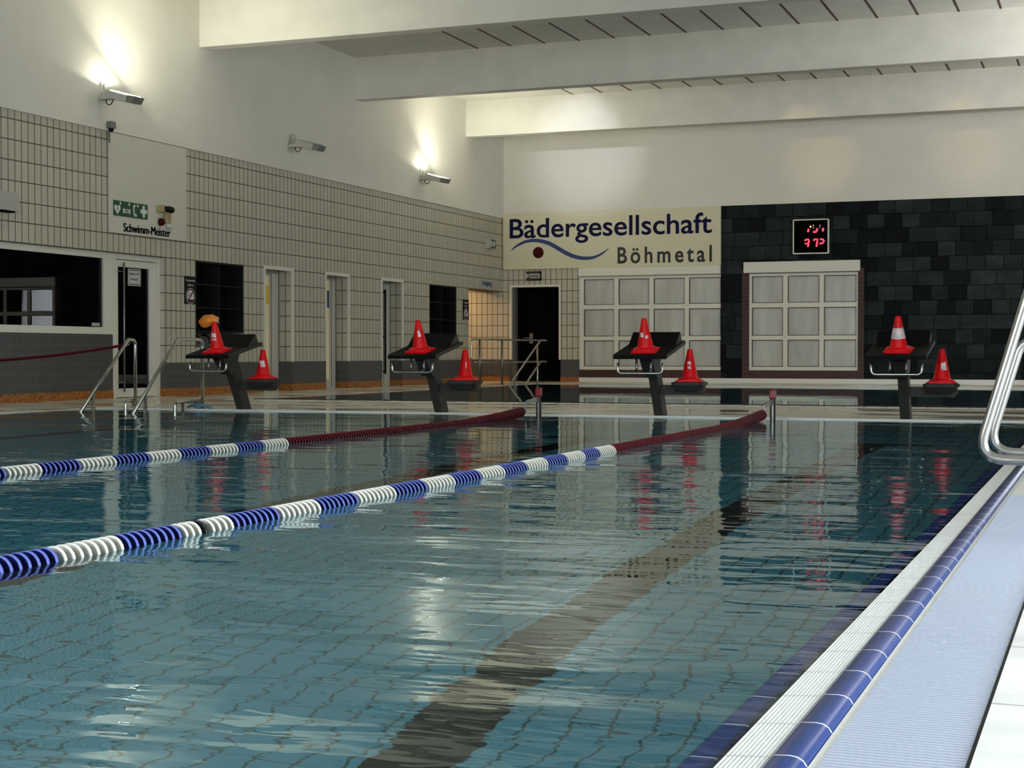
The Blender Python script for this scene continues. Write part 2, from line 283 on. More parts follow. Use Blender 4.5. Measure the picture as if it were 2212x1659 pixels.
# ------------------------------------------------------------------ mesh helpers
class MB:
    def __init__(s): s.v = []; s.f = []; s.mi = []; s.sm = []
    def add(s, vs, fs, mi=0, smooth=False, mtx=None):
        o = len(s.v)
        for p in vs:
            p = Vector(p)
            if mtx: p = mtx @ p
            s.v.append(p)
        for f in fs: s.f.append(tuple(i + o for i in f)); s.mi.append(mi); s.sm.append(smooth)
        return s
    def box(s, a, b, mi=0, mtx=None):
        x0, y0, z0 = (min(a[i], b[i]) for i in range(3)); x1, y1, z1 = (max(a[i], b[i]) for i in range(3))
        return s.add([(x0, y0, z0), (x1, y0, z0), (x1, y1, z0), (x0, y1, z0), (x0, y0, z1), (x1, y0, z1), (x1, y1, z1), (x0, y1, z1)],
                     [(0, 3, 2, 1), (4, 5, 6, 7), (0, 1, 5, 4), (1, 2, 6, 5), (2, 3, 7, 6), (3, 0, 4, 7)], mi, False, mtx)
    def bbox(s, a, b, r=0.004, mi=0, mtx=None):
        """box with bevelled edges"""
        bm = bmesh.new(); bmesh.ops.create_cube(bm, size=1)
        for v in bm.verts: v.co = Vector([(a[i] + b[i]) / 2 + v.co[i] * abs(b[i] - a[i]) for i in range(3)])
        bmesh.ops.bevel(bm, geom=list(bm.edges), offset=r, segments=2, affect='EDGES', profile=0.5)
        bm.verts.index_update()
        s.add([v.co.copy() for v in bm.verts], [tuple(v.index for v in f.verts) for f in bm.faces], mi, False, mtx); bm.free(); return s
    def prism(s, poly, axis, a, b, mi=0, mtx=None, smooth=False):
        """polygon of 2-D points extruded along axis 'x','y','z' from a to b"""
        def P(p, t): return {'x': (t, p[0], p[1]), 'y': (p[0], t, p[1]), 'z': (p[0], p[1], t)}[axis]
        n = len(poly)
        vs = [P(p, a) for p in poly] + [P(p, b) for p in poly]
        fs = [tuple(range(n))[::-1], tuple(range(n, 2 * n))]
        s.add(vs, fs, mi, False, mtx)
        return s.add(vs, [(i, (i + 1) % n, n + (i + 1) % n, n + i) for i in range(n)], mi, smooth, mtx)
    def lathe(s, prof, seg=24, mi=0, mtx=None, smooth=True):
        """profile (r, z) spun about z; each profile entry may carry a material index"""
        vs = []; fs = []; mis = []
        for p in prof:
            for k in range(seg):
                a = 2 * pi * k / seg; vs.append((p[0] * math.cos(a), p[0] * math.sin(a), p[1]))
        for i in range(len(prof) - 1):
            for k in range(seg):
                k2 = (k + 1) % seg
                fs.append((i * seg + k, i * seg + k2, (i + 1) * seg + k2, (i + 1) * seg + k)); mis.append(prof[i][2] if len(prof[i]) > 2 else mi)
        o = len(s.v); s.add(vs, [], mi, smooth, mtx)
        for f, m_ in zip(fs, mis): s.f.append(tuple(i + o for i in f)); s.mi.append(m_); s.sm.append(smooth)
        return s
    def tube(s, pts, r, seg=12, mi=0, mtx=None, caps=True):
        pts = [Vector(p) for p in pts]; n = len(pts)
        vs = []; fs = []
        t0 = (pts[1] - pts[0]).normalized(); ref = Vector((0, 0, 1)) if abs(t0.z) < 0.9 else Vector((1, 0, 0))
        u = t0.cross(ref).normalized()
        for i in range(n):
            if i == 0: t = t0
            elif i == n - 1: t = (pts[-1] - pts[-2]).normalized()
            else: t = ((pts[i + 1] - pts[i]).normalized() + (pts[i] - pts[i - 1]).normalized()).normalized()
            u = (u - t * u.dot(t)).normalized(); w = t.cross(u)
            rr = r[i] if isinstance(r, (list, tuple)) else r
            for k in range(seg):
                a = 2 * pi * k / seg; vs.append(pts[i] + (u * math.cos(a) + w * math.sin(a)) * rr)
        for i in range(n - 1):
            for k in range(seg):
                k2 = (k + 1) % seg; fs.append((i * seg + k, i * seg + k2, (i + 1) * seg + k2, (i + 1) * seg + k))
        s.add(vs, fs, mi, True, mtx)
        if caps:
            o = len(s.v) - len(vs)
            s.f.append(tuple(o + k for k in range(seg))[::-1]); s.mi.append(mi); s.sm.append(False)
            s.f.append(tuple(o + (n - 1) * seg + k for k in range(seg))); s.mi.append(mi); s.sm.append(False)
        return s
    def build(s, name, mats, parent=None, recalc=True):
        me = bpy.data.meshes.new(name); me.from_pydata([tuple(v) for v in s.v], [], s.f)
        for m_ in (mats if isinstance(mats, (list, tuple)) else [mats]): me.materials.append(M[m_] if isinstance(m_, str) else m_)
        me.polygons.foreach_set('material_index', s.mi); me.polygons.foreach_set('use_smooth', s.sm)
        if recalc:
            bm = bmesh.new(); bm.from_mesh(me); bmesh.ops.recalc_face_normals(bm, faces=bm.faces); bm.to_mesh(me); bm.free()
        me.update()
        o = bpy.data.objects.new(name, me); COL.objects.link(o)
        if parent: o.parent = parent
        return o
def fillet(pts, rad, n=6):
    """round the inner corners of a polyline"""
    pts = [Vector(p) for p in pts]; out = [pts[0]]
    for i in range(1, len(pts) - 1):
        a, b, c = pts[i - 1], pts[i], pts[i + 1]
        r = rad[i - 1] if isinstance(rad, (list, tuple)) else rad
        d1 = (a - b).normalized(); d2 = (c - b).normalized(); ang = d1.angle(d2)
        t = min(r / math.tan(ang / 2), 0.49 * (a - b).length, 0.49 * (c - b).length)
        p1 = b + d1 * t; p2 = b + d2 * t
        for k in range(n + 1):
            f = k / n; out.append(p1 * (1 - f) ** 2 + b * 2 * f * (1 - f) + p2 * f * f)
    out.append(pts[-1]); return out
def empty(name, loc=(0, 0, 0), rz=0.0):
    o = bpy.data.objects.new(name, None); COL.objects.link(o); o.location = loc; o.rotation_euler = (0, 0, rz); o.empty_display_size = 0.1
    return o
def tag(o, label, cat, group=None):
    o['label'] = label; o['category'] = cat
    if group: o['group'] = group
    return o
def struct(o, label=None):
    o['kind'] = 'structure'
    if label: o['label'] = label
    return o
def copy_tree(o, parent=None):
    c = o.copy(); COL.objects.link(c); c.parent = parent
    for k in [x for x in bpy.data.objects if x.parent == o]: copy_tree(k, c)
    return c
# lettering: text curve turned into a mesh lying in x (right) / z (up), facing -y, then fitted
def text_mesh(txt, bold=0.0, spacing=1.0, depth=0.004):
    cu = bpy.data.curves.new('lettering', 'FONT'); cu.body = txt; cu.size = 1.0; cu.offset = bold; cu.extrude = depth; cu.space_character = spacing
    cu.resolution_u = 6
    o = bpy.data.objects.new('lettering', cu); COL.objects.link(o)
    dg = bpy.context.evaluated_depsgraph_get(); me = bpy.data.meshes.new_from_object(o.evaluated_get(dg))
    vs = [v.co.copy() for v in me.vertices]; fs = [tuple(p.vertices) for p in me.polygons]
    bpy.data.objects.remove(o); bpy.data.meshes.remove(me); bpy.data.curves.remove(cu)
    return vs, fs
def lettering(txt, p0, ux, width, cap, material, parent, bold=0.0, spacing=1.0, n=None, thick=0.004, name='lettering', smear=0.0):
    """p0 = left end of the baseline; ux = reading direction; n = outward normal"""
    ux = Vector(ux).normalized(); n = Vector(n).normalized(); up = Vector((0, 0, 1))
    vs, fs = text_mesh(txt, bold, spacing, 0.5)
    xs = [v.x for v in vs]; x0, x1 = min(xs), max(xs)
    capv, _ = text_mesh('H', bold); ch = max(v.y for v in capv); cb = min(v.y for v in capv)
    sx = width / (x1 - x0); sz = cap / (ch - cb)
    mb = MB()
    for sh in ((0.0,) if not smear else (-smear, -smear / 3, smear / 3, smear)): mb.add([Vector(p0) + ux * sh + ux * ((v.x - x0) * sx) + up * ((v.y - cb) * sz) + n * ((v.z + 0.5) * thick) for v in vs], fs)
    return mb.build(name, material, parent, recalc=False)

# ================================================================== THE SETTING
GZ = 0.01      # deck level above the water surface
# ---- left wall
wl = MB(); T_, P_, G_ = 0, 1, 2
XW = XL - 0.5
def full(a, b): wl.box((XW, a, 0.52), (XL, b, 3.84), T_); wl.box((XW, a, -0.3), (XL, b, 0.52), G_)
def over(a, b, z): wl.box((XW, a, z), (XL, b, 3.84), T_)
OA = (15.0, 20.08)
full(YB, OA[0]); over(OA[0], OA[1], 2.12)
D1, D2, D3 = (23.05, 24.0), (25.25, 26.15), (27.58, 28.52)
N1, N2 = (20.92, 22.36), (29.87, 31.30); NZ0, NZ1 = 0.76, 2.12
EX = (32.0, 34.1)
full(OA[1], N1[0])
for n in (N1, N2):
    over(n[0], n[1], NZ1); wl.box((XW, n[0], 0.52), (XL, n[1], NZ0), T_); wl.box((XW, n[0], -0.3), (XL, n[1], 0.52), G_)
full(N1[1], D1[0]); over(*D1, 2.12); full(D1[1], D2[0]); over(*D2, 2.12); full(D2[1], D3[0]); over(*D3, 2.12); full(D3[1], N2[0])
full(N2[1], EX[0]); wl.box((XW, EX[0], 2.12), (XL, EX[1], 3.84), T_)
wl.box((XW, YB, 3.84), (XL + 0.035, YF, 6.5), P_)
# recess jambs that stand behind the wall face at the attendants' room (dado under its window)
wl.box((XW, OA[0], -0.3), (XL - 0.10, 18.89, 0.94), G_)
struct(wl.build('wall_left', ['tile', 'plaster', 'grey_tile']), 'cream tiled left wall with grey dado and plastered top')
bl = MB()
for a, b in ((YB, OA[0]), (OA[1], D1[0]), (D1[1], D2[0]), (D2[1], D3[0]), (D3[1], EX[0])): bl.box((XL, a, 0), (XL + 0.008, b, 0.13))
bl.box((XL - 0.10, OA[0], 0), (XL - 0.09, 18.89, 0.13))
for d in (D1, D2, D3): bl.box((XL - 0.27, d[1] - 0.008, 0), (XL, d[1], 0.13))
bl.box((XL - 0.12, OA[1] - 0.008, 0), (XL, OA[1], 0.13))
struct(bl.build('baseboard_left', 'mosaic'))
# dim attendants' room behind the glass, dark void behind the recessed doors
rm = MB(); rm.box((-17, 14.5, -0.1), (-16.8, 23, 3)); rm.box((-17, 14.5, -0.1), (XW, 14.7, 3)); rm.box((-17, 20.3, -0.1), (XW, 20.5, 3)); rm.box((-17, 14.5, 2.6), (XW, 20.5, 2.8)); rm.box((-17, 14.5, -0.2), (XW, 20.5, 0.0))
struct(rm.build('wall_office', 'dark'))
# exit passage: near wall, end wall, ceiling
ps = MB(); ps.box((-16.5, 31.7, -0.1), (XW, 32.0, 2.5), 0); ps.box((-16.7, 31.7, -0.1), (-16.5, YF, 2.5), 0)
struct(ps.build('wall_passage', ['tile']))
pc = MB(); pc.box((-16.7, 31.7, 2.42), (XW, YF, 2.6)); struct(pc.build('ceiling_passage', 'plaster'))
# ---- far wall
wf = MB(); T, P, G, SL, BR, WT, BS = range(7); Y0, Y1 = YF, YF + 0.35
def fw(x0, x1, z0, z1, m, dy=0.0): wf.box((x0, Y0 - dy, z0), (x1, Y1, z1), m)
DR = (-13.23, -11.96, 2.27)
fw(-16.7, DR[0], 0.52, 3.96, T); fw(-16.7, DR[0], -0.3, 0.52, G)
fw(DR[0], DR[1], DR[2], 3.96, T)
fw(DR[1], -11.50, 0.52, 3.96, T); fw(DR[1], -11.50, -0.3, 0.52, G)
WN1, WN2, WN3 = (-11.50, -8.16), (-7.52, -5.13), (-0.85, 1.55)
fw(WN1[0], WN1[1], 2.44, 3.96, T); fw(WN1[0], WN1[1], 0.0, 0.29, BS)
fw(-8.16, -7.68, 0, 3.96, SL)
for wn in (WN2, WN3):
    fw(wn[0] - 0.16, wn[0], 0, 2.52, BR); fw(wn[1], wn[1] + 0.13, 0, 2.52, BR); fw(wn[0], wn[1], 0, 0.29, BS); fw(wn[0], wn[1], 2.44, 3.96, SL)
    fw(wn[0] - 0.16, wn[0], 2.52, 3.96, SL); fw(wn[1], wn[1] + 0.13, 2.52, 3.96, SL)
fw(WN2[1] + 0.13, WN3[0] - 0.16, 0, 3.96, SL); fw(WN3[1] + 0.13, XR + 0.3, 0, 3.96, SL)
fw(XW, XR + 0.3, 3.96, 6.5, P, 0.035)
struct(wf.build('wall_far', ['tile', 'plaster', 'grey_tile', 'slate', 'brick_jamb', 'white_tile', 'brick_sill']), 'far wall of cream tile, dark slate and plaster')
bf = MB(); bf.box((-16.5, YF - 0.008, 0), (DR[0], YF, 0.12), 0); bf.box((DR[1], YF - 0.008, 0), (-11.50, YF, 0.12), 0)
bf.box((-11.50, YF - 0.02, 0), (XR, YF, 0.11), 1)
struct(bf.build('baseboard_far', ['mosaic', 'white_tile']))
# ---- right and back walls with their daylight windows
wr = MB(); wr.box((XR, YB, -0.3), (XR + 0.3, RW[0], 6.5)); wr.box((XR, RW[1], -0.3), (XR + 0.3, Y1, 6.5)); wr.box((XR, RW[0], -0.3), (XR + 0.3, RW[1], RW[2])); wr.box((XR, RW[0], RW[3]), (XR + 0.3, RW[1], 6.5))
struct(wr.build('wall_right', 'plaster'))
wb = MB(); wb.box((-17, YB - 0.3, -0.3), (-10, YB, 6.5)); wb.box((-1, YB - 0.3, -0.3), (XR + 0.3, YB, 6.5)); wb.box((-10, YB - 0.3, -0.3), (-1, YB, 1.4)); wb.box((-10, YB - 0.3, 3.8), (-1, YB, 6.5))
struct(wb.build('wall_back', 'plaster'))
mb = MB()
for k in range(8):
    y = RW[0] + (RW[1] - RW[0]) * k / 7; mb.box((XR + 0.1, y - 0.04, RW[2]), (XR + 0.18, y + 0.04, RW[3]))
mb.box((XR + 0.1, RW[0], RW[2]), (XR + 0.18, RW[1], RW[2] + 0.08)); mb.box((XR + 0.1, RW[0], RW[3] - 0.08), (XR + 0.18, RW[1], RW[3]))
struct(mb.build('window_4', 'white_frame'))
# ---- ceiling, beams, panel joints
ce = MB(); ce.box((-17, YB - 0.3, ZC), (XR + 0.3, Y1, ZC + 0.2)); struct(ce.build('ceiling', 'concrete'))
BEAMS = (-0.4, 4.95, 10.3, 15.65, 21.0, 26.38, 31.76)
for y in BEAMS:
    b = MB(); b.bbox((XL + 0.03, y, 5.46), (XR, y + 0.27, ZC + 0.01), 0.012); struct(b.build('ceiling_beam', 'concrete'))
cj = MB(); k = 0
while -10.86 + 0.654 * k < XR:
    x = -10.86 + 0.654 * k; k += 1
    for a, b in zip(BEAMS[:-1], BEAMS[1:]): cj.box((x - 0.018, a + 0.27, ZC - 0.004), (x + 0.018, b, ZC + 0.01))
struct(cj.build('ceiling_joint', mat('brown_joint', (0.07, 0.035, 0.022), 0.7)))
# ---- floor
fl = MB(); Z0 = -0.25
fl.box((-17, YB, Z0), (P1[0], P1[3] + 0.0, GZ)); fl.box((-17, P1[3], Z0), (-0.205, P2[2], GZ)); fl.box((-17, P2[2], Z0), (P2[0], Y1, GZ))
fl.box((P2[0], P2[3], Z0), (XR, Y1, GZ)); fl.box((P2[1], P2[2], Z0), (XR, P2[3], GZ))
struct(fl.build('floor', 'deck'), 'wet cream stone pool deck')
fr = MB(); fr.box((-0.203, YB, Z0), (XR, P2[2], GZ)); struct(fr.build('floor_right', 'deck_right'), 'pale stone deck tiles beside the grating')
fb = MB(); fb.box((-11.4, YB, Z0), (-0.2, P1[2], GZ)); struct(fb.build('floor_back', 'deck_right'))
# ---- pool basins
pb = MB(); x0, x1, y0, y1 = P1
pb.box((x0 - 0.2, y0 - 0.2, -DEPTH - 0.2), (x1 + 0.2, y1 + 0.2, -DEPTH), 0)
pb.box((x1 - 0.06, y0, -DEPTH), (x1 + 0.15, y1, -0.06), 1); pb.box((x0 - 0.15, y0, -DEPTH), (x0, y1, -0.02), 1)
pb.box((x0, y1, -DEPTH), (x1, y1 + 0.15, -0.02), 1); pb.box((x0, y0 - 0.15, -DEPTH), (x1, y0, -0.02), 1)
for k, (xa, za) in enumerate(((-10.95, -0.25), (-10.95, -0.5), (-10.95, -0.75))): pb.box((x0, y1 - 0.35 * (k + 1), -DEPTH), (-9.95, y1 - 0.35 * k, za), 1)
pbo = struct(pb.build('pool_basin', ['pool_tile', 'pool_wall_tile']), 'pool basin with light blue floor tiles')
lm = MB()
for xc in (-1.92, -4.43, -6.94, -9.45):
    lm.box((xc - 0.13, y0 + 1, -DEPTH - 0.01), (xc + 0.13, 13.6, -DEPTH + 0.004)); lm.box((xc - 0.5, 13.5, -DEPTH - 0.01), (xc + 0.5, 13.75, -DEPTH + 0.004))
lm.build('lane_marking', 'lane_black', pbo)
p2 = MB(); a0, a1, b0, b1 = P2
p2.box((a0 - 0.2, b0 - 0.2, -1.4), (a1 + 0.2, b1 + 0.2, -1.25), 0)
for q0, q1 in (((a1, b0), (a1 + 0.15, b1)), ((a0 - 0.15, b0), (a0, b1)), ((a0, b1), (a1, b1 + 0.15)), ((a0, b0 - 0.15), (a1, b0))): p2.box((*q0, -1.25), (*q1, -0.02), 0)
struct(p2.build('second_pool_basin', ['dark_pool_tile']))
def sheet(name, x0, x1, y0, y1, z, m): 
    s = MB(); s.add([(x0, y0, z), (x1, y0, z), (x1, y1, z), (x0, y1, z)], [(0, 1, 2, 3)]); return s.build(name, m, recalc=False)
struct(sheet('pool_water', P1[0], P1[1] + 0.002, P1[2], P1[3], 0.0, 'water'), 'rippled water of the swimming pool')
struct(sheet('second_pool_water', P2[0], P2[1], P2[2], P2[3], 0.0, 'calm_water'), 'calm water of the second pool')
# ---- right pool edge: submerged blue nosing, gap, ribbed white tile, blue lip, white line
ed = struct(empty('pool_edge'), 'tiled overflow edge on the right of the pool'); ya, yb_ = P1[2], P1[3]
ed.location = (0, 0, 0)
MB().prism([(-0.650, -0.06), (-0.648, -0.018), (-0.640, -0.008), (-0.604, -0.006), (-0.597, -0.012), (-0.595, -0.06)], 'y', ya, yb_).build('submerged_nosing', 'blue_tile', ed)
MB().box((-0.597, ya, -0.07), (-0.584, yb_, -0.03)).build('shadow_gap', 'dark', ed)
rib = [(-0.584, -0.06), (-0.584, 0.000)]
nr = 10
for k in range(nr):
    xx = -0.584 + 0.0755 * k / nr; zz = 0.002 + 0.005 * k / nr
    rib += [(xx + 0.0006, zz + 0.0022), (xx + 0.0052, zz + 0.0022), (xx + 0.0058, zz)]
rib += [(-0.5085, 0.007), (-0.5085, -0.06)]
MB().prism(rib, 'y', ya, yb_).build('ribbed_tile_strip', 'ribbed', ed)
MB().prism([(-0.508, -0.06), (-0.508, 0.008), (-0.503, 0.0125), (-0.478, 0.014), (-0.466, 0.0125), (-0.456, 0.007), (-0.449, -0.003), (-0.447, -0.06)], 'y', ya, yb_, smooth=True).build('blue_lip', 'blue_tile', ed)
MB().box((-0.448, ya, -0.06), (-0.432, yb_, -0.001)).build('white_line', 'white_tile', ed)
# grating over the overflow channel
gr = empty('channel_grating', (-0.32, 2.0, 0)); tag(gr, 'pale blue slatted grating over the overflow channel beside the white edge', 'grating')
g = MB(); GY1 = 7.55; y = -1.0
while y < GY1: g.box((-0.11, y - 2.0, -0.012), (0.108, y - 2.0 + 0.0115, 0.004)); y += 0.018
g.build('slat', 'grate', gr)
MB().box((-0.112, -4.4, -0.06), (0.112, GY1 - 2.0, -0.012)).build('channel', 'grate_gap', gr)
MB().box((0.109, -4.4, -0.05), (0.116, GY1 - 2.0, 0.002)).build('edge_bar', 'black', gr)
s_ = MB().box((-0.431, GY1, -0.06), (-0.203, 15.62, 0.002)).build('trim_1', 'white_tile'); struct(s_)
# far edges: narrow white edge tiles, dark slot, and the same on the second pool
fe = MB(); fe.box((P1[0] + 0.001, 15.606, -0.05), (-0.21, 15.66, GZ + 0.003), 0)
fe.box((P2[0], P2[2] - 0.36, 0), (P2[1], P2[2] - 0.0, GZ + 0.004), 0); x = P2[0]
while x < P2[1]: fe.box((x, P2[2] - 0.36, 0), (x + 0.012, P2[2] - 0.05, GZ + 0.006), 1); x += 0.2475
fe.box((P2[0] + 0.3, P2[2] - 0.075, 0), (P2[1], P2[2] - 0.0, GZ + 0.012), 2)
struct(fe.build('trim_2', ['white_tile', 'panel_grey', 'black']))
# ================================================================== WINDOWS AND DOORS
def window(n, x0, x1, z0, z1, cols, rows, pane, box, fr_=0.09, label=None):
    """cols: list of (xa, xb) panes; rows: list of (za, zb)"""
    e = struct(empty('window_%d' % n, ((x0 + x1) / 2, YF, z0)), label); off = e.location
    f = MB(); yy0, yy1 = 0.015, 0.09
    def B(xa, xb, za, zb, y0=yy0, y1=yy1): f.box((xa - off.x, y0, za - off.z), (xb - off.x, y1, zb - off.z))
    xs = [x0] + [v for c in cols for v in c] + [x1]; zs = [z0] + [v for r in rows for v in r] + [z1]
    for i in range(0, len(xs), 2): B(xs[i], xs[i + 1], z0, z1)
    for i in range(0, len(zs), 2):
        for c in cols: B(c[0], c[1], zs[i], zs[i + 1])
    f.build('window_frame', 'white_frame', e)
    gk = MB()
    for c in cols:
        for r in rows:
            a, b, c_, d = c[0] - off.x, c[1] - off.x, r[0] - off.z, r[1] - off.z; t = 0.012
            for q in ((a, a + t, c_, d), (b - t, b, c_, d), (a, b, c_, c_ + t), (a, b, d - t, d)): gk.box((q[0], 0.03, q[2]), (q[1], 0.05, q[3]))
    gk.build('gasket', 'black', e)
    p = MB(); p.box((x0 - off.x + 0.02, 0.052, 0.02), (x1 - off.x - 0.02, 0.058, z1 - z0 - 0.02)); p.build('panes', pane, e)
    if pane == 'frosted': MB().box((x0 - off.x, 0.1, 0), (x1 - off.x, 0.34, z1 - z0)).build('light_block', 'dark', e)  # solid fill added behind the panes to keep outside light from leaking in
    if box: MB().bbox((box[0] - off.x, -0.09, box[2] - off.z), (box[1] - off.x, 0.02, box[3] - off.z), 0.006).build('shutter_box', 'white_frame', e)
    return e
def ux(u): # pixel column on the far wall -> x
    d = math.tan(YAW - math.atan((u - 1106) / F_PX)); return -YF * d
rows = [(0.37, 0.965), (1.06, 1.68), (1.785, 2.375)]
window(1, WN1[0], WN1[1], 0.29, 2.44, [(ux(a), ux(b)) for a, b in ((1260.8, 1325.8), (1335.4, 1401.8), (1411.4, 1478.2), (1487.8, 1556.7))], rows, 'frosted', (WN1[0], WN1[1], 2.45, 2.635), label='twelve-pane frosted window under the cream sign')
window(2, WN2[0], WN2[1], 0.29, 2.44, [(ux(a), ux(b)) for a, b in ((1623.5, 1690.6), (1700.8, 1769), (1779, 1849))], rows, 'frosted', (-7.63, -5.08, 2.45, 2.69), label='nine-pane frosted window in the slate wall')
window(3, WN3[0], WN3[1], 0.29, 2.44, [(-0.75, -0.03), (0.07, 0.75), (0.85, 1.45)], rows, 'clear', (-0.9, 1.6, 2.45, 2.69), label='clear window at the right end of the far wall')
# attendants' window and door
e = struct(empty('window_5', (XL - 0.12, 16.9, 0.94)), 'wide dark window of the attendants room'); X = 0.0
f = MB(); f.box((-0.03, OA[0] - 16.9, 0), (0.035, 18.89 - 16.9, 0.10)); f.box((-0.03, OA[0] - 16.9, 1.09), (0.03, 18.89 - 16.9, 1.18)); f.box((-0.03, 18.67 - 16.9, 0.1), (0.03, 18.89 - 16.9, 1.09))
f.box((-0.03, OA[0] - 16.9, 0.1), (0.03, OA[0] - 16.8, 1.09)); f.build('window_frame', 'white_frame', e)
MB().box((-0.012, OA[0] - 16.85, 0.1), (0.0, 18.67 - 16.9, 1.09)).build('pane', 'glass', e)
MB().box((0.001, 18.42 - 16.9, 0.115), (0.01, 18.60 - 16.9, 0.16)).build('sticker', 'grey_box', e)
e = struct(empty('door_1', (XL - 0.12, 19.5, 0)), 'white framed glass door of the attendants room'); oy = 19.5
f = MB(); f.box((-0.05, 18.89 - oy, 0), (0.03, 18.96 - oy, 2.12)); f.box((-0.05, 20.0 - oy, 0), (0.03, 20.08 - oy, 2.12)); f.box((-0.05, 18.96 - oy, 2.04), (0.03, 20.0 - oy, 2.12)); f.build('door_frame', 'white_frame', e)
f = MB(); f.box((-0.04, 18.97 - oy, 0.02), (0.015, 19.03 - oy, 2.03)); f.box((-0.04, 19.83 - oy, 0.02), (0.015, 19.99 - oy, 2.03)); f.box((-0.04, 19.03 - oy, 1.93), (0.015, 19.83 - oy, 2.03)); f.box((-0.04, 19.03 - oy, 0.02), (0.015, 19.83 - oy, 0.15))
df = f.build('door_leaf', 'white_frame', e)
MB().box((-0.02, 19.03 - oy, 0.15), (-0.012, 19.83 - oy, 1.93)).build('door_glass', 'glass', e)
h = MB(); hx = 0.07; h.tube([(hx, 19.10 - oy, 0.10), (hx, 19.10 - oy, 1.99)], 0.014); 
for z in (0.24, 1.86): h.tube([(0.0, 18.99 - oy, z), (hx, 19.10 - oy, z)], 0.009)
h.build('door_handle', 'steel', e)
nt = empty('notice', (XL - 0.125, 19.47, 1.79)); tag(nt, 'white paper notice taped to the glass of the attendants door', 'notice')
MB().box((-0.005, -0.16, -0.125), (0.0, 0.16, 0.125)).build('paper_sheet', 'paper', nt)
b_ = MB()
for z in (-0.105, 0.105): b_.box((0.0, -0.14, z - 0.006), (0.001, 0.14, z + 0.006))
for yy in (-0.14, 0.134): b_.box((0.0, yy, -0.105), (0.001, yy + 0.006, 0.105))
b_.build('border', 'maroon', nt)
lettering('Zutritt nur für', (0.001, -0.13, 0.035), (0, 1, 0), 0.25, 0.04, 'ink', nt, 0.01, n=(1, 0, 0), thick=0.001)
lettering('Personal!', (0.001, -0.09, -0.045), (0, 1, 0), 0.17, 0.04, 'ink', nt, 0.01, n=(1, 0, 0), thick=0.001)
# recessed doors
def recess_door(n, d, pane_end, frame_end, sign, label):
    y0, y1 = d; e = struct(empty('door_%d' % n, (XL, (y0 + y1) / 2, 0)), label); o = (y0 + y1) / 2
    xb = -0.28
    f = MB(); f.box((xb - 0.06, pane_end - o, 0.18), (xb, y1 - o, 2.12)); f.box((xb - 0.06, y0 - o, 2.02), (xb, pane_end - o, 2.12)); f.box((xb - 0.06, y0 - o, 0.18), (xb, y0 - o + 0.08, 2.02)); f.box((xb - 0.06, y0 - o, 0), (xb, y1 - o, 0.18)); 
    f.build('door_frame', 'door_frame', e)
    s = MB(); s.box((xb, pane_end - o + 0.045, 0.05), (xb + 0.008, pane_end - o + 0.057, 2.05)); s.build('seal', 'mid_grey', e)
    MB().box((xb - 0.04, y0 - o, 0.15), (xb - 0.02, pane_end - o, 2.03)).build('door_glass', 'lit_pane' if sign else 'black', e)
    if sign: MB().box((xb - 0.018, pane_end - o - 0.34, 1.52), (xb - 0.01, pane_end - o - 0.012, 1.84)).build('door_sign', sign, e)
    else:
        h = MB(); h.tube([(xb + 0.05, pane_end - o + 0.03, 0.25), (xb + 0.05, pane_end - o + 0.03, 1.95)], 0.02)
        for z in (0.3, 1.0, 1.9): h.tube([(xb, pane_end - o + 0.03, z), (xb + 0.05, pane_end - o + 0.03, z)], 0.016)
        h.build('door_handle', 'black', e)
    t = MB(); t.box((-0.02, y0 - o - 0.03, 0.52 if n > 2 else 0), (0.012, y0 - o + 0.02, 2.10)); t.box((-0.02, y0 - o - 0.03, 2.10), (0.012, y1 - o + 0.045, 2.16)); t.box((-0.02, y1 - o - 0.01, 0.52), (0.012, y1 - o + 0.045, 2.10))
    t.build('corner_trim', 'white_frame', e)
    return e
recess_door(2, D1, 23.70, 23.95, 'yellow_sign', 'recessed door with yellow sign behind lit glass')
recess_door(3, D2, 25.93, 26.1, 'blue_sign', 'recessed door with blue sign, second of three')
recess_door(4, D3, 28.18, 28.4, None, 'recessed door with a tall black bar handle')
# dark open doorway in the far wall
e = struct(empty('door_5', ((DR[0] + DR[1]) / 2, YF, 0)), 'dark doorway in the far wall below the small brown sign'); w = (DR[1] - DR[0]) / 2
f = MB(); f.box((-w - 0.0, -0.015, 0.52), (-w + 0.05, 0.3, DR[2] - 0.05)); f.box((w - 0.04, -0.015, 0.52), (w, 0.3, DR[2] - 0.05)); f.box((-w, -0.015, DR[2] - 0.05), (w, 0.3, DR[2])); f.build('door_frame', 'white_frame', e)
f = MB(); f.box((-w + 0.05, 0.05, 0.0), (-w + 0.14, 0.3, DR[2] - 0.05)); f.box((-w, 0.05, 0), (-w + 0.05, 0.3, 0.52)); f.build('door_jamb', 'panel_grey', e)
MB().box((-w + 0.14, 0.18, 0.0), (w - 0.04, 0.22, DR[2] - 0.05)).build('door_leaf', 'dark', e)
h = MB(); h.box((-0.20, 0.165, 0.90), (-0.11, 0.18, 1.14)); h.tube([(-0.16, 0.17, 1.03), (-0.16, 0.13, 1.03), (-0.33, 0.13, 1.03)], 0.012); h.build('door_handle', 'steel', e)
bd = MB(); bd.box((-14, YF + 0.36, -0.1), (-11, YF + 0.4, 2.4)); struct(bd.build('wall_void', 'dark'))

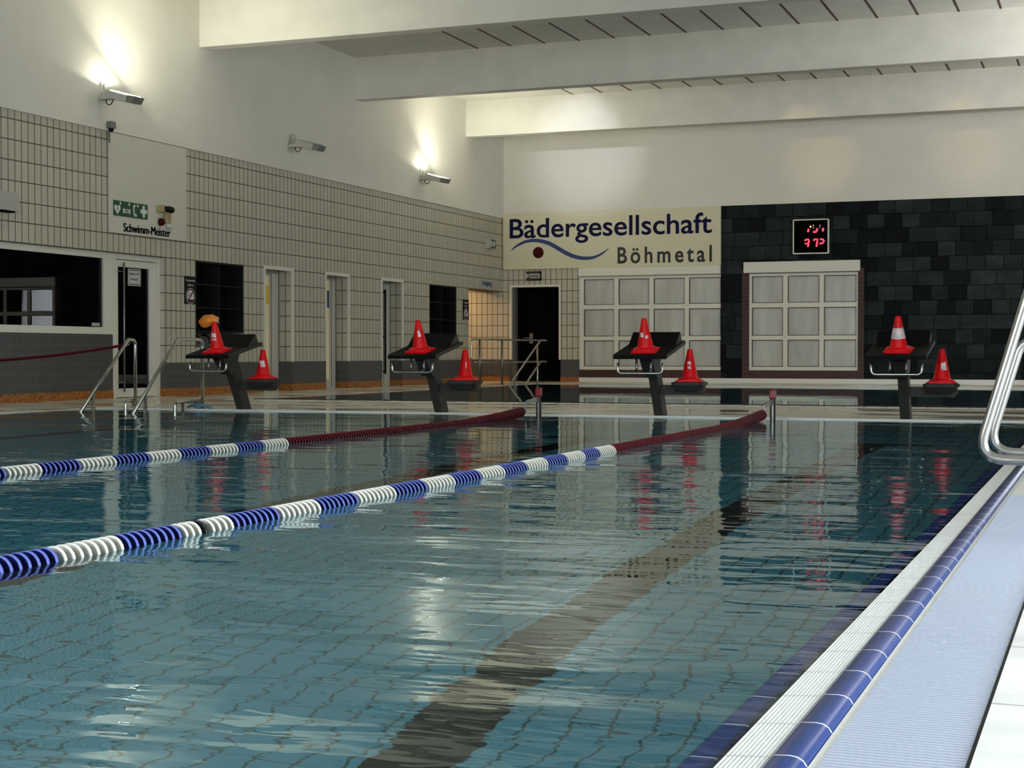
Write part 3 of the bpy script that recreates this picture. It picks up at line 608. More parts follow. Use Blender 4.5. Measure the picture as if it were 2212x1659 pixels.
# ================================================================== THINGS
# ---- starting blocks
def starting_block():
    e = empty('starting_block')
    # local: x across, y away from the water, z up; origin on the deck edge at the foot of the post
    SL_ = 0.20                                                     # slope of the top
    def zt(y): return 0.605 + (y - 14.97) * SL_ - 0.0
    ox = 15.77                                                      # y of the origin
    L = lambda x, y, z: (x, y - ox, z)
    p = MB(); p.prism([(14.97 - ox, zt(14.97)), (15.72 - ox, zt(15.72)), (15.72 - ox, zt(15.72) + 0.036), (14.97 - ox, zt(14.97) + 0.036)], 'x', -0.275, 0.275)
    top = p.build('platform', 'rubber', e)
    for sx in (-1, 1): MB().prism([(14.99 - ox, zt(14.99) + 0.004), (15.72 - ox, zt(15.72) + 0.004), (15.72 - ox, zt(15.72) + 0.040), (14.99 - ox, zt(14.99) + 0.040)], 'x', sx * 0.275, sx * 0.281).build('side_rail', 'post_steel', top)
    # slanting post
    p = MB(); p.prism([(15.69 - ox, GZ), (15.86 - ox, GZ), (15.50 - ox, zt(15.5)), (15.33 - ox, zt(15.33))], 'x', -0.048, 0.048); p.build('post', 'post_steel', e)
    p = MB(); p.prism([(15.16 - ox, zt(15.16) + 0.002), (15.60 - ox, zt(15.6) + 0.002), (15.46 - ox, 0.42), (15.38 - ox, 0.42)], 'x', -0.066, 0.066); p.build('bracket', 'post_steel', e)
    # kick plate with triangular cheeks
    a0, a1 = 15.40, 15.60; z0, z1 = zt(15.40) + 0.034, 0.885
    k = MB(); k.prism([(a0 - ox, z0), (a0 + 0.02 - ox, z0 - 0.004), (a1 + 0.02 - ox, z1 - 0.006), (a1 - ox, z1)], 'x', -0.25, 0.25)
    kp = k.build('kick_plate', 'rubber', e)
    for sx in (-1, 1): MB().prism([(a0 + 0.01 - ox, z0), (15.68 - ox, zt(15.68) + 0.036), (15.665 - ox, zt(15.68) + 0.06), (a1 + 0.015 - ox, z1)], 'x', sx * 0.244, sx * 0.252).build('cheek', 'post_steel', kp)
    # side step: arm, dished body, plate
    s = MB(); s.prism([(0.04, 0.235), (0.47, 0.235), (0.50, 0.275), (0.50, 0.335), (0.04, 0.335)], 'y', 15.60 - ox, 15.70 - ox); s.build('step_arm', 'post_steel', e)
    s = MB(); z = 0.336
    def rr(hx, hy, r, n=5):
        out = []
        for cx_, cy_, a in ((hx - r, hy - r, 0), (-hx + r, hy - r, 90), (-hx + r, -hy + r, 180), (hx - r, -hy + r, 270)):
            for i in range(n + 1):
                t = math.radians(a + 90 * i / n); out.append((cx_ + r * math.cos(t), cy_ + r * math.sin(t)))
        return out
    cxs, cys = 0.355, 15.60 - ox
    s.prism([(cxs + p_[0], cys + p_[1]) for p_ in rr(0.165, 0.15, 0.05)], 'z', z, z + 0.03); 
    st = s.build('footstep', 'post_steel', e)
    s = MB(); s.prism([(cxs + p_[0], cys + p_[1]) for p_ in rr(0.15, 0.135, 0.045)], 'z', z + 0.03, z + 0.034); s.build('grip_pad', 'rubber', st)
    s = MB(); o1 = rr(0.15, 0.135, 0.04); o2 = rr(0.105, 0.07, 0.02); n = len(o1)
    s.add([(cxs + q[0], cys + q[1], z) for q in o1] + [(cxs + q[0] - 0.03, cys + q[1], z - 0.068) for q in o2], [tuple(range(n, 2 * n))] + [(i, (i + 1) % n, n + (i + 1) % n, n + i) for i in range(n)])
    s.build('underside', 'post_steel', st)
    # hand grip: U bar below the front edge with two stays
    g = MB(); yb = 15.0 - ox
    g.tube(fillet([(-0.235, yb, 0.565), (-0.235, yb, 0.462), (0.235, yb, 0.462), (0.235, yb, 0.565)], 0.085, 8), 0.0135, 12); gb = g.build('hand_grip', 'chrome', e)
    for sx in (-1, 1):
        g = MB(); g.tube(fillet([(sx * 0.075, 15.13 - ox, zt(15.13)), (sx * 0.075, 15.13 - ox, 0.49), (sx * 0.075, yb, 0.462)], 0.04), 0.012, 10); g.build('stay', 'steel', gb)
    return e
BX = (-9.45, -6.93, -4.415, -1.895); BY = 15.77
blk_lab = ('black starting block beside the pool handrails, farthest left', 'black starting block in front of the lit exit passage, second from left', 'black starting block in front of the twelve-pane window, second from right', 'black starting block in front of the slate wall, farthest right')
proto = starting_block()
for i, (x, lab) in enumerate(zip(BX, blk_lab)):
    o = proto if i == 0 else copy_tree(proto)
    o.location = (x, BY, 0); tag(o, lab, 'starting block', 'starting blocks at the far end of the pool')
# ---- traffic cones
def cone(sleeve, sc=1.0):
    """sleeve: None, 'full' or a patch spec"""
    e = empty('traffic_cone'); H = 0.335
    b = MB(); hw = 0.132; r_ = 0.03
    poly = []
    for cx_, cy_, a in ((hw - r_, hw - r_, 0), (-hw + r_, hw - r_, 90), (-hw + r_, -hw + r_, 180), (hw - r_, -hw + r_, 270)):
        for i in range(4): t = math.radians(a + 30 * i); poly.append((cx_ + r_ * math.cos(t), cy_ + r_ * math.sin(t)))
    b.prism(poly, 'z', 0, 0.014); b.prism([(x * 0.9, y * 0.9) for x, y in poly], 'z', 0.014, 0.02); b.build('base', 'red', e)
    b = MB(); prof = [(0.122, 0.016), (0.122, 0.028), (0.115, 0.036), (0.100, 0.038), (0.086, 0.042), (0.082, 0.052)]
    z0, z1 = 0.11, 0.325; R = lambda z: 0.082 + (0.027 - 0.082) * (z - 0.052) / (z1 - 0.052)
    for k in range(11): z = 0.07 + (z1 - 0.07) * k / 10; prof.append((R(z), z))
    prof += [(0.0255, 0.331), (0.021, 0.336), (0.014, 0.334), (0.013, 0.31)]
    b.lathe(prof, 32); body = b.build('cone_body', 'red', e)
    if sleeve:
        s = MB(); seg = 48; rows_ = 8
        for (a0, a1, q0, q1) in sleeve:
            for i in range(seg):
                t0, t1 = 2 * pi * i / seg, 2 * pi * (i + 1) / seg; tm = math.degrees((t0 + t1) / 2)
                if not any(a0 <= tt <= a1 for tt in (tm, tm - 360)): continue
                for j in range(rows_):
                    za, zb = q0 + (q1 - q0) * j / rows_, q0 + (q1 - q0) * (j + 1) / rows_
                    # frayed edge of the worn ones
                    if a1 - a0 < 300 and (j in (0, rows_ - 1)) and math.sin(i * 12.9898 + j * 7) > 0.2: continue
                    s.add([((R(za) + 0.0012) * math.cos(t0), (R(za) + 0.0012) * math.sin(t0), za), ((R(za) + 0.0012) * math.cos(t1), (R(za) + 0.0012) * math.sin(t1), za), ((R(zb) + 0.0012) * math.cos(t1), (R(zb) + 0.0012) * math.sin(t1), zb), ((R(zb) + 0.0012) * math.cos(t0), (R(zb) + 0.0012) * math.sin(t0), zb)], [(0, 1, 2, 3)], 0, True)
        s.build('reflective_sleeve', 'sleeve', body)
    return e
full_ = [(-1, 400, 0.125, 0.228)]
# angles: -90 faces the camera side
cones = [
    (0, 'up', [(-118, -58, 0.165, 0.225), (-110, -62, 0.135, 0.158)], 'red traffic cone with a small white patch, holding up the orange bag', 3, 0.0),
    (1, 'up', [(-82, -50, 0.20, 0.235), (-72, -48, 0.165, 0.205)], 'red traffic cone with white scratches on the starting block before the exit passage', -2, 0.004),
    (2, 'up', [(-128, -90, 0.145, 0.20), (-72, -48, 0.14, 0.17)], 'red traffic cone with torn pale patches on the starting block before the twelve-pane window', 4, 0.0),
    (3, 'up', full_, 'red traffic cone with a whole white band on top of the rightmost starting block', -3, -0.005),
    (0, 'low', [(-112, -45, 0.17, 0.215), (-92, -40, 0.135, 0.175)], 'red traffic cone with a torn white patch on the side step of the leftmost block', 0, 0),
    (1, 'low', [(-70, -62, 0.13, 0.205)], 'nearly plain red traffic cone on the side step before the exit passage', 5, 0),
    (2, 'low', [(-108, -68, 0.175, 0.215), (-100, -65, 0.13, 0.165)], 'red traffic cone with two white squares on the side step before the twelve-pane window', 2, 0),
    (3, 'low', [(-88, -40, 0.13, 0.21)], 'red traffic cone with a small bright patch on the rightmost side step', -4, 0),
]
for i, where, sl, lab, rot, dx in cones:
    c = cone(sl)
    if where == 'up': c.location = (BX[i] + dx, 15.20, 0.605 + (15.20 - 14.97) * 0.20 + 0.037); c.rotation_euler = (math.atan(0.20), 0, 0); c.rotation_euler.rotate_axis('Z', math.radians(rot))
    else: c.location = (BX[i] + 0.358, 15.60, 0.371); c.rotation_euler = (0, 0, math.radians(rot))
    tag(c, lab, 'traffic cone', 'red traffic cones on the starting blocks')
# ---- orange bag tied to the first cone
e = empty('drawstring_bag', (BX[0] - 0.115, 15.21, 1.02)); tag(e, 'orange drawstring bag hanging from the tip of the leftmost cone', 'bag')
bm = bmesh.new(); bmesh.ops.create_icosphere(bm, subdivisions=4, radius=1.0)
from mathutils import noise
for v in bm.verts:
    n = noise.noise(v.co * 1.6 + Vector((3, 1, 7))) * 0.28 + noise.noise(v.co * 4.2) * 0.10 + noise.noise(v.co * 9) * 0.04
    p = v.co * (1 + n); t = (p.x + 1) / 2                                   # left end fat and drooping, right end gathered
    v.co = Vector((p.x * 0.125, p.y * 0.06 * (1.1 - 0.45 * t), p.z * 0.066 * (1.15 - 0.3 * t) + 0.032 * t))
m_ = MB(); bm.verts.index_update(); m_.add([v.co.copy() for v in bm.verts], [tuple(v.index for v in f.verts) for f in bm.faces], 0, True); bm.free()
m_.build('sack', 'bag', e)
MB().tube([(0.075, -0.01, 0.055), (0.105, -0.028, 0.05), (0.135, -0.03, 0.012), (0.142, -0.012, -0.015), (0.135, 0.0, -0.02), (0.115, -0.02, 0.0), (0.095, -0.03, 0.03), (0.08, -0.015, 0.045)], 0.0028, 8).build('drawstring', 'sleeve', e)
# ---- lane ropes with their posts
def disc_proto(outer, inner):
    m = MB(); s = 0.044
    # face (cupped, towards the swimmer), rim, shallow back
    m.lathe([(0.012, 0.016, 1), (0.030, 0.010, 1), (0.036, 0.004, 1), (0.0455, -0.001, 1), (0.0495, -0.003, 0), (0.0515, -0.001, 0), (0.0515, 0.0095, 0), (0.0495, 0.0115, 0), (0.040, 0.012, 1), (0.034, 0.018, 1), (0.012, 0.030, 1)], 28)
    # ring of small knobs on the face
    return m
def rope_z(y, rise): return -0.008 + (0.075 * max(0.0, (y - 12.9) / (14.95 - 12.9)) ** 1.7 if rise else 0)
def lane_rope(x, y_first, y_last, sections, label, wob=0.0):
    """sections: list of (y_end, colour) going away from the camera"""
    e = empty('lane_rope', (x, y_first, 0)); tag(e, label, 'lane rope', 'floating lane ropes')
    mats = {'w': ['rope_white', 'rope_white_in'], 'b': ['rope_blue', 'rope_blue_in'], 'r': ['rope_red', 'rope_red_in'], 'k': ['rope_black', 'rope_black']}
    protos = {}; order = ['w', 'b', 'r', 'k']
    y = y_first + 0.02; i = 0; rest = MB(); pitch = 0.0437; prev = None
    while y < y_last:
        col = next(c for ye, c in sections if y <= ye)
        zz = rope_z(y, True); xx = wob * math.sin((y - y_first) * 0.55)
        slope = (rope_z(y + 0.05, True) - rope_z(y - 0.05, True)) / 0.1
        pit = pitch if col != 'k' else 0.05
        if i < 100:
            if col not in protos:
                o = disc_proto(0, 0).build('float_disc', mats[col], e); protos[col] = o
            else:
                o = protos[col].copy(); COL.objects.link(o)
            o.location = (xx, y - y_first, zz); o.rotation_euler = (-pi / 2 + math.atan(slope), 0, 0)
            o['label'] = {'w': 'white', 'b': 'blue', 'r': 'dark red', 'k': 'black'}[col] + ' float'
        else:
            M4 = Matrix.Translation((xx, y - y_first, zz)) @ Matrix.Rotation(-pi / 2 + math.atan(slope), 4, 'X')
            d = disc_proto(0, 0); k = order.index(col) * 2
            o_ = len(rest.v); rest.v += [M4 @ v for v in d.v]; rest.f += [tuple(q + o_ for q in f) for f in d.f]; rest.mi += [k + q for q in d.mi]; rest.sm += d.sm
        y += pit; i += 1
    r = rest.build('float_disc', [mm for c in order for mm in mats[c]], e); r['kind'] = 'stuff'; r['label'] = 'farther floats'
    pts = [(wob * math.sin((yy - y_first) * 0.55), yy - y_first, rope_z(yy, True)) for yy in [y_first + k * (y_last + 0.02 - y_first) / 40 for k in range(41)]]
    pts[-1] = (0, y_last + 0.035 - y_first, pts[-1][2] + 0.004)
    MB().tube(pts, 0.013, 8).build('steel_cable', 'cable', e)
    return e
def secs(bounds, cols): return list(zip(bounds, cols))
nb = [2.65, 3.0, 3.35, 3.70, 4.07, 4.42, 4.76, 4.92, 4.97, 5.13, 5.48, 5.84, 6.19, 6.55, 6.9, 7.25, 7.6, 7.97, 8.31, 8.67, 9.01, 9.35, 9.69, 10.03, 99]
nc = ['b', 'w', 'b', 'w', 'b', 'w', 'b', 'w', 'k', 'w', 'b', 'w', 'b', 'w', 'b', 'w', 'b', 'w', 'b', 'w', 'b', 'w', 'b', 'w', 'r']
lane_rope(-3.16, 3.55, 14.93, secs(nb, nc), 'nearer lane rope of blue and white floats with one black float, red at the end')
fb_ = [6.5, 6.85, 7.18, 7.52, 7.87, 8.22, 8.57, 8.93, 9.28, 9.63, 9.98, 99]
fc_ = ['b', 'b', 'w', 'b', 'w', 'b', 'w', 'b', 'w', 'b', 'w', 'r']
lane_rope(-5.64, 6.3, 14.88, secs(fb_, fc_), 'farther lane rope, blue and white floats ending in a long dark red section')
def rope_post():
    e = empty('lane_rope_post')
    MB().box((-0.026, -0.014, -0.45), (0.026, 0.014, 0.215)).build('post', 'post_steel', e)
    MB().box((-0.006, -0.020, -0.45), (0.012, -0.014, 0.205)).build('guide_rail', 'steel', e)
    c = MB(); c.bbox((-0.033, -0.030, 0.207), (0.033, 0.030, 0.303), 0.012); c.build('cap', 'red_plastic', e)
    a = MB(); a.prism([(-0.010, 0.150), (-0.010, 0.205), (-0.37, 0.176), (-0.395, 0.160), (-0.415, 0.055), (-0.385, 0.055), (-0.37, 0.135)], 'x', -0.007, 0.007); a.build('bracket', 'steel', e)
    MB().tube([(0, -0.40, 0.075), (0, -0.43, 0.070), (0, -0.445, 0.068)], 0.006, 8).build('hook', 'chrome', e)
    return e
pp = rope_post()
for i, (x, lab) in enumerate(((-3.15, 'steel lane rope post with red cap standing in the water, right one'), (-5.64, 'steel lane rope post with dark red cap in front of the ramp railing, left one'))):
    o = pp if i == 0 else copy_tree(pp); o.location = (x, 15.385, 0); tag(o, lab, 'rope post', 'posts holding the lane ropes')
# ---- handrails of the corner steps
def handrail(x, yb, ytop, ylow, yend, yfoot, label, zt=0.825):
    """yb: back post; ytop: bend at the top; ylow: where the slanting bar meets the water; yfoot: front of the low loop"""
    e = empty('pool_handrail', (x, yb, 0)); tag(e, label, 'handrail', 'handrails of the corner steps')
    r = 0.0205; sl = (zt) / (ytop - ylow)
    pts = fillet([(0, ylow - 0.45 - yb, -0.45 * sl), (0, ytop - yb, zt), (0, 0, zt), (0, 0, GZ)], [0.015, 0.08], 8)
    MB().tube(pts, r, 14).build('rail', 'chrome', e)
    yy = ylow + 0.23
    MB().tube([(0, yy - yb, -0.6), (0, yy - yb, sl * (yy - ylow) - 0.01)], r, 14).build('lower_post', 'chrome', e)
    pts = fillet([(0, -0.005, 0.10), (0, yfoot - yb, 0.10), (0, yfoot - yb - 0.01, -0.5)], 0.05, 8)
    MB().tube(pts, r * 0.95, 14).build('lower_rail', 'chrome', e)
    pts = fillet([(0.0, yfoot - yb + 0.16, 0.095), (0.0, yfoot - yb + 0.14, -0.5)], 0.05, 8)
    MB().tube(pts, r * 0.9, 12).build('wall_bracket', 'chrome', e)
    MB().lathe([(0.0, 0.012), (0.036, 0.010), (0.042, 0.0)], 20, mtx=Matrix.Translation((0, 0, GZ))).build('floor_flange', 'chrome', e)
    return e
handrail(-10.05, 15.83, 15.30, 14.43, 0, 15.25, 'steel handrail of the corner steps with a blue rag at its foot')
handrail(-10.88, 15.67, 15.53, 14.61, 0, 15.47, 'steel handrail of the corner steps with the red barrier rope hooked on')
# blue rag at the foot
e = empty('rag', (-10.04, 15.76, GZ)); tag(e, 'blue rag knotted around the foot of the right corner handrail', 'rag')
m_ = MB()
m_.tube([(-0.16, -0.02, 0.012), (-0.10, -0.04, 0.035), (-0.045, -0.05, 0.04), (0.0, -0.055, 0.05), (0.05, -0.05, 0.042), (0.11, -0.05, 0.035), (0.16, -0.04, 0.018), (0.19, -0.03, 0.008)], [0.010, 0.016, 0.024, 0.030, 0.026, 0.018, 0.016, 0.008], 10)
m_.tube([(-0.03, -0.04, 0.02), (0.0, -0.075, 0.018), (0.05, -0.06, 0.015)], [0.018, 0.022, 0.014], 10)
m_.tube([(0.034, 0.0, 0.045), (0.02, 0.038, 0.045), (-0.02, 0.038, 0.042), (-0.034, 0.0, 0.04), (-0.02, -0.035, 0.04)], 0.013, 8)
m_.build('cloth', 'cloth', e)
# barrier rope
e = empty('barrier_rope', (-10.88, 15.50, 0.80)); tag(e, 'dark red barrier rope sagging from the left corner handrail', 'rope')
A = Vector((-0.0, -0.02, -0.035)); B = Vector((-1.5, -4.1, -0.13)); pts = []
for k in range(25):
    t = k / 24; p = A.lerp(B, t); p.z -= 0.36 * 4 * t * (1 - t) * 0.42; pts.append(p)
MB().tube(pts, 0.017, 12).build('cord', 'cord_red', e)
MB().tube([(0, 0.07, 0.005), (0.0, 0.05, -0.028), (0, 0.01, -0.045), (0, -0.03, -0.03), (0, -0.02, -0.01), (0, 0.01, -0.02)], 0.006, 8).build('hook', 'chrome', e)
e = empty('stanchion', (-12.38, 11.4, GZ)); tag(e, 'steel stanchion holding the far end of the red barrier rope', 'post')
MB().lathe([(0.15, 0), (0.15, 0.02), (0.03, 0.04), (0.021, 0.06), (0.021, 0.72), (0, 0.74)], 24).build('post', 'chrome', e)
# ---- pool ladder on the right edge, very close
def ladder():
    e = empty('pool_ladder', (-0.35, 5.72, 0)); tag(e, 'polished steel pool ladder rails at the right pool edge', 'ladder'); ox, oy = -0.35, 5.72
    r = 0.0172
    n = fillet([(0.26, 5.5, GZ), (0.26, 5.5, 1.10), (-0.195, 5.5, 1.10), (-0.412, 5.5, 0.345), (-0.355, 5.5, 0.300), (0.26, 5.5, 0.298)], [0.09, 0.12, 0.06, 0.05], 8)
    n = fillet([(0.26, 5.5, GZ), (0.26, 5.5, 1.10), (-0.194, 5.5, 1.10), (-0.426, 5.5, 0.300), (0.24, 5.5, 0.298)], [0.09, 0.12, 0.075], 10)
    MB().tube([(p.x - ox, p.y - oy, p.z) for p in n], r, 18).build('rail', 'ladder_steel', e)
    f = fillet([(0.26, 5.95, GZ), (0.26, 5.95, 0.705), (-0.305, 5.95, 0.705), (-0.425, 5.95, 0.298), (0.24, 5.95, 0.296)], [0.09, 0.06, 0.080], 10)
    MB().tube([(p.x - ox, p.y - oy, p.z) for p in f], r, 18).build('rail', 'ladder_steel', e)
    for y in (5.5, 5.95): MB().lathe([(0.0, 0.018), (0.04, 0.014), (0.046, 0.0)], 20, mtx=Matrix.Translation((0.26 - ox, y - oy, GZ))).build('floor_flange', 'ladder_steel', e)
ladder()
# ---- railing of the steps into the second pool
e = empty('ramp_railing', (-11.65, 30.0, 0)); tag(e, 'steel railing with sloping handrails at the left side of the second pool', 'railing'); oy = 30.0; r = 0.021
zt, zl = 0.95, 0.485
MB().tube(fillet([(-0.1, 32.0 - oy, zt), (-0.1, 28.2 - oy, zt), (-0.1, 28.2 - oy, zl), (-0.1, 32.0 - oy, zl)], 0.10, 8), r, 12).build('guard_rail', 'chrome', e)
for y in (28.63, 29.85): MB().tube([(-0.1, y - oy, GZ), (-0.1, y - oy, zt)], r * 1.15, 12).build('post', 'steel', e)
for z, y0, y1 in ((zt, 31.8, 29.92), (zl, 31.8, 30.87)):
    MB().tube([(0.03, 32.17 - oy, z), (0.03, y0 - oy, z), (0.03, y1 - oy, 0), (0.03, y1 - 0.55 * (y0 - y1) - oy, -0.55 * z)], r, 12).build('handrail', 'chrome', e)
MB().tube([(0.03, 31.62 - oy, -0.6), (0.03, 31.62 - oy, zt - 0.09)], r * 0.9, 12).build('post', 'chrome', e)
MB().tube([(0.03, 30.25 - oy, -0.6), (0.03, 30.25 - oy, 0.16)], r * 0.9, 12).build('post', 'chrome', e)
for y in (28.63, 29.85): MB().lathe([(0.0, 0.014), (0.04, 0.012), (0.045, 0.0)], 16, mtx=Matrix.Translation((-0.1, y - oy, GZ))).build('floor_flange', 'steel', e)
# ---- cubby shelves in the wall niches
def cubby(n, label, units=True):
    y0, y1 = n; e = empty('cubby_shelf', (XL, (y0 + y1) / 2, NZ0)); tag(e, label, 'shelf', 'dark shelves set into the left wall'); w = (y1 - y0) / 2; h = NZ1 - NZ0
    zb = 0.26 if units else 0.22
    f = MB(); f.box((-0.40, -w, 0), (-0.38, w, h)); f.box((-0.38, -w, zb), (-0.004, -w + 0.025, h)); f.box((-0.38, w - 0.025, zb), (-0.004, w, h)); f.box((-0.38, -w, h - 0.025), (-0.004, w, h)); f.box((-0.38, -w, zb - 0.02), (-0.004, w, zb + 0.005))
    f.build('carcass', 'dark_grey', e)
    for k in (1, 2): MB().box((-0.38, -w + 0.025, zb + (h - zb) * k / 3 - 0.009), (-0.02, w - 0.025, zb + (h - zb) * k / 3 + 0.009)).build('shelf_board', 'dark_grey', e)
    MB().box((-0.38, -0.009, zb), (-0.02, 0.009, h - 0.02)).build('divider', 'dark_grey', e)
    if units:
        p = MB()
        for k in range(5): a = -w + 0.02 + k * (2 * w - 0.04) / 5; p.box((-0.20, a + 0.008, 0.0), (-0.18, a + (2 * w - 0.04) / 5 - 0.008, zb - 0.03))
        p.build('lower_panel', 'panel_grey', e)
        for k in range(2):
            y = -w + 0.16 + k * 0.30; MB().tube([(-0.18, y, 0.20), (-0.12, y, 0.20), (-0.06, y + 0.02, 0.16), (-0.05, y + 0.03, 0.10), (-0.06, y + 0.03, 0.06)], [0.022, 0.022, 0.018, 0.014, 0.012], 10).build('coat_hook', 'black', e)
cubby(N1, 'dark cubby shelf in the wall niche beside the water depth sign, nearer the camera')
cubby(N2, 'dark cubby shelf in the niche just left of the lit exit passage')
# ---- floodlights
def floodlight(on, y, z=4.29, side=1, x=None):
    """bracket, tilted head with a glass on top, knob, cable loop"""
    e = empty('floodlight', (x if x is not None else XL + 0.035, y, z)); e.rotation_euler = (0, 0, 0 if side > 0 else pi)
    b = MB(); b.bbox((0, -0.09, -0.045), (0.30, 0.05, 0.012), 0.008); b.build('bracket', 'grey_box', e)
    th = math.radians(13); Mx = Matrix.Translation((0.14, 0, 0.035)) @ Matrix.Rotation(th, 4, 'Y')
    h = MB(); h.prism([(0.0, -0.035), (0.10, -0.06), (0.36, -0.06), (0.36, 0.032), (0.0, 0.05)], 'y', -0.11, 0.11, mtx=Mx); hd = h.build('lamp_head', 'grey_box', e)
    c = MB(); c.prism([(0.36, -0.064), (0.47, -0.056), (0.50, 0.040), (0.36, 0.036)], 'y', -0.114, 0.114, mtx=Mx); c.build('end_cap', 'mid_grey', hd)
    g = MB(); g.prism([(0.05, 0.049), (0.36, 0.034), (0.46, 0.040), (0.44, 0.052), (0.06, 0.064)], 'y', -0.09, 0.09, mtx=Mx); g.build('lamp_glass', 'lamp_on' if on else 'lamp_off', hd)
    kr = 0.5 if on else 1.0
    MB().lathe([(0.0, 0.185), (0.028 * kr, 0.18), (0.043 * kr, 0.165), (0.045 * kr, 0.11), (0.036 * kr, 0.095), (0.026 * kr, 0.09), (0.026 * kr, 0.05), (0.04, 0.045), (0.04, 0.0)], 18, mtx=Matrix.Translation((0.065, -0.02, 0.01))).build('sensor', 'grey_box', e)
    MB().tube([(0.12, -0.06, -0.03), (0.125, -0.07, -0.09), (0.16, -0.075, -0.125), (0.20, -0.075, -0.125), (0.235, -0.07, -0.085), (0.24, -0.06, -0.03)], 0.008, 8).build('cable', 'black', e)
    return e
def flood_light(y, z, x, power, color, sx, aim, spill=9.0):
    """the lamp behind the glass throws out and up into the hall (aim), with a little spill against the wall"""
    a = area('floodlight_beam', (x + sx * 0.46, y, z + 0.10), 0.26, 0.16, power, color, (0, 0, 0)); a.rotation_euler = Vector(aim).to_track_quat('-Z', 'Y').to_euler()
    l = bpy.data.lights.new('floodlight_spill', 'SPOT'); l.energy = spill; l.color = color; l.spot_size = math.radians(172); l.spot_blend = 0.12; l.shadow_soft_size = 0.04
    o = bpy.data.objects.new('floodlight_spill', l); COL.objects.link(o); o.location = (x + sx * 0.24, y, z + 0.125); o.rotation_euler = Vector((sx * 0.22, 0, 1)).to_track_quat('-Z', 'Y').to_euler()
    return a
for y, on, lab in ((18.47, True, 'lit floodlight high on the left wall above the white info board'), (23.90, False, 'unlit floodlight on the left wall between the two lit ones'), (29.35, True, 'lit floodlight on the left wall near the far corner')):
    o = floodlight(on, y); tag(o, lab, 'floodlight', 'floodlights along the walls')
    if on: flood_light(y, 4.29, XL, 62, (1.0, 0.96, 0.78), 1, (1.0, 0.55, 0.85), 11.0)
for y, pw, col, lab in ((7.6, 40, (0.95, 0.98, 1.0), 'floodlight on the right wall nearest the viewer'), (18.47, 25, (1.0, 0.96, 0.82), 'floodlight on the right wall level with the info board'), (23.90, 230, (0.97, 0.98, 1.0), 'floodlight on the right wall between the beams'), (29.35, 60, (1.0, 0.96, 0.88), 'floodlight on the right wall near the slate wall')):
    o = floodlight(True, y, 4.29, -1, XR); tag(o, lab, 'floodlight', 'floodlights along the walls'); flood_light(y, 4.29, XR, pw, col, -1, (-0.6, 0.7, 0.6))
# unseen spotlights behind the middle beam; cool one added to brighten the far wall
for x, tx, tz, pw, col, ang, lab in ((-9.6, -11.3, 5.2, 480, (0.86, 0.88, 1.0), 26, 'added cool white spotlight behind the middle beam, near the cream sign'), (-6.0, -5.9, 4.9, 170, (1.0, 0.72, 0.36), 17, 'warm spotlight behind the middle beam, above the clock'), (-2.9, -2.75, 4.95, 150, (1.0, 0.74, 0.40), 17, 'warm spotlight behind the middle beam at its right end')):
    e = empty('spotlight', (x, 26.74, 5.64)); tag(e, lab, 'spotlight', 'spotlights on the beam'); d = Vector((tx - x, YF - 26.72, tz - 5.64)); 
    Mx = d.to_track_quat('-Z', 'Y').to_matrix().to_4x4()
    MB().lathe([(0.0, 0.06), (0.05, 0.055), (0.06, 0.0), (0.06, -0.06), (0.054, -0.06), (0.05, -0.02)], 20, mtx=Mx).build('housing', 'mid_grey', e); MB().box((-0.02, -0.07, 0.05), (0.02, -0.0, 0.09)).build('bracket', 'mid_grey', e)
    l = bpy.data.lights.new('spotlight_beam', 'SPOT'); l.energy = pw; l.color = col; l.spot_size = math.radians(ang); l.spot_blend = 1.0; l.shadow_soft_size = 0.05
    o = bpy.data.objects.new('spotlight_beam', l); COL.objects.link(o); o.parent = e; o.rotation_euler = Mx.to_euler(); o.location = Mx @ Vector((0, 0, -0.065))
# warm lamp of the exit passage
l = bpy.data.lights.new('passage_lamp', 'AREA'); l.shape = 'DISK'; l.size = 0.25; l.energy = 20; l.color = (1.0, 0.62, 0.30)
o = bpy.data.objects.new('passage_lamp', l); COL.objects.link(o); o.location = (-14.6, 33.2, 2.36)
# ---- small things on the left wall
e = empty('wall_sensor', (XL + 0.035, 18.63, 3.87)); tag(e, 'small grey sensor on the wall edge above the info board', 'sensor')
MB().bbox((0, -0.055, 0.0), (0.09, 0.055, 0.10), 0.012).build('housing', 'mid_grey', e); MB().lathe([(0.0, -0.05), (0.026, -0.045), (0.034, -0.02), (0.036, 0.0)], 14, mtx=Matrix.Translation((0.045, 0, 0.0))).build('lens', 'black', e); MB().tube([(0.012, 0.0, -0.04), (0.012, 0.0, -0.20)], 0.012, 8).build('conduit', 'mid_grey', e)
e = empty('junction_box', (XL, 16.35, 2.51)); tag(e, 'pale box on the tiles at the left edge of the picture', 'box')
MB().bbox((0, -0.25, 0.0), (0.12, 0.22, 0.24), 0.008).build('housing', 'grey_box', e); MB().box((0.01, -0.23, -0.02), (0.10, 0.16, 0.0)).build('base_plate', 'dark', e)
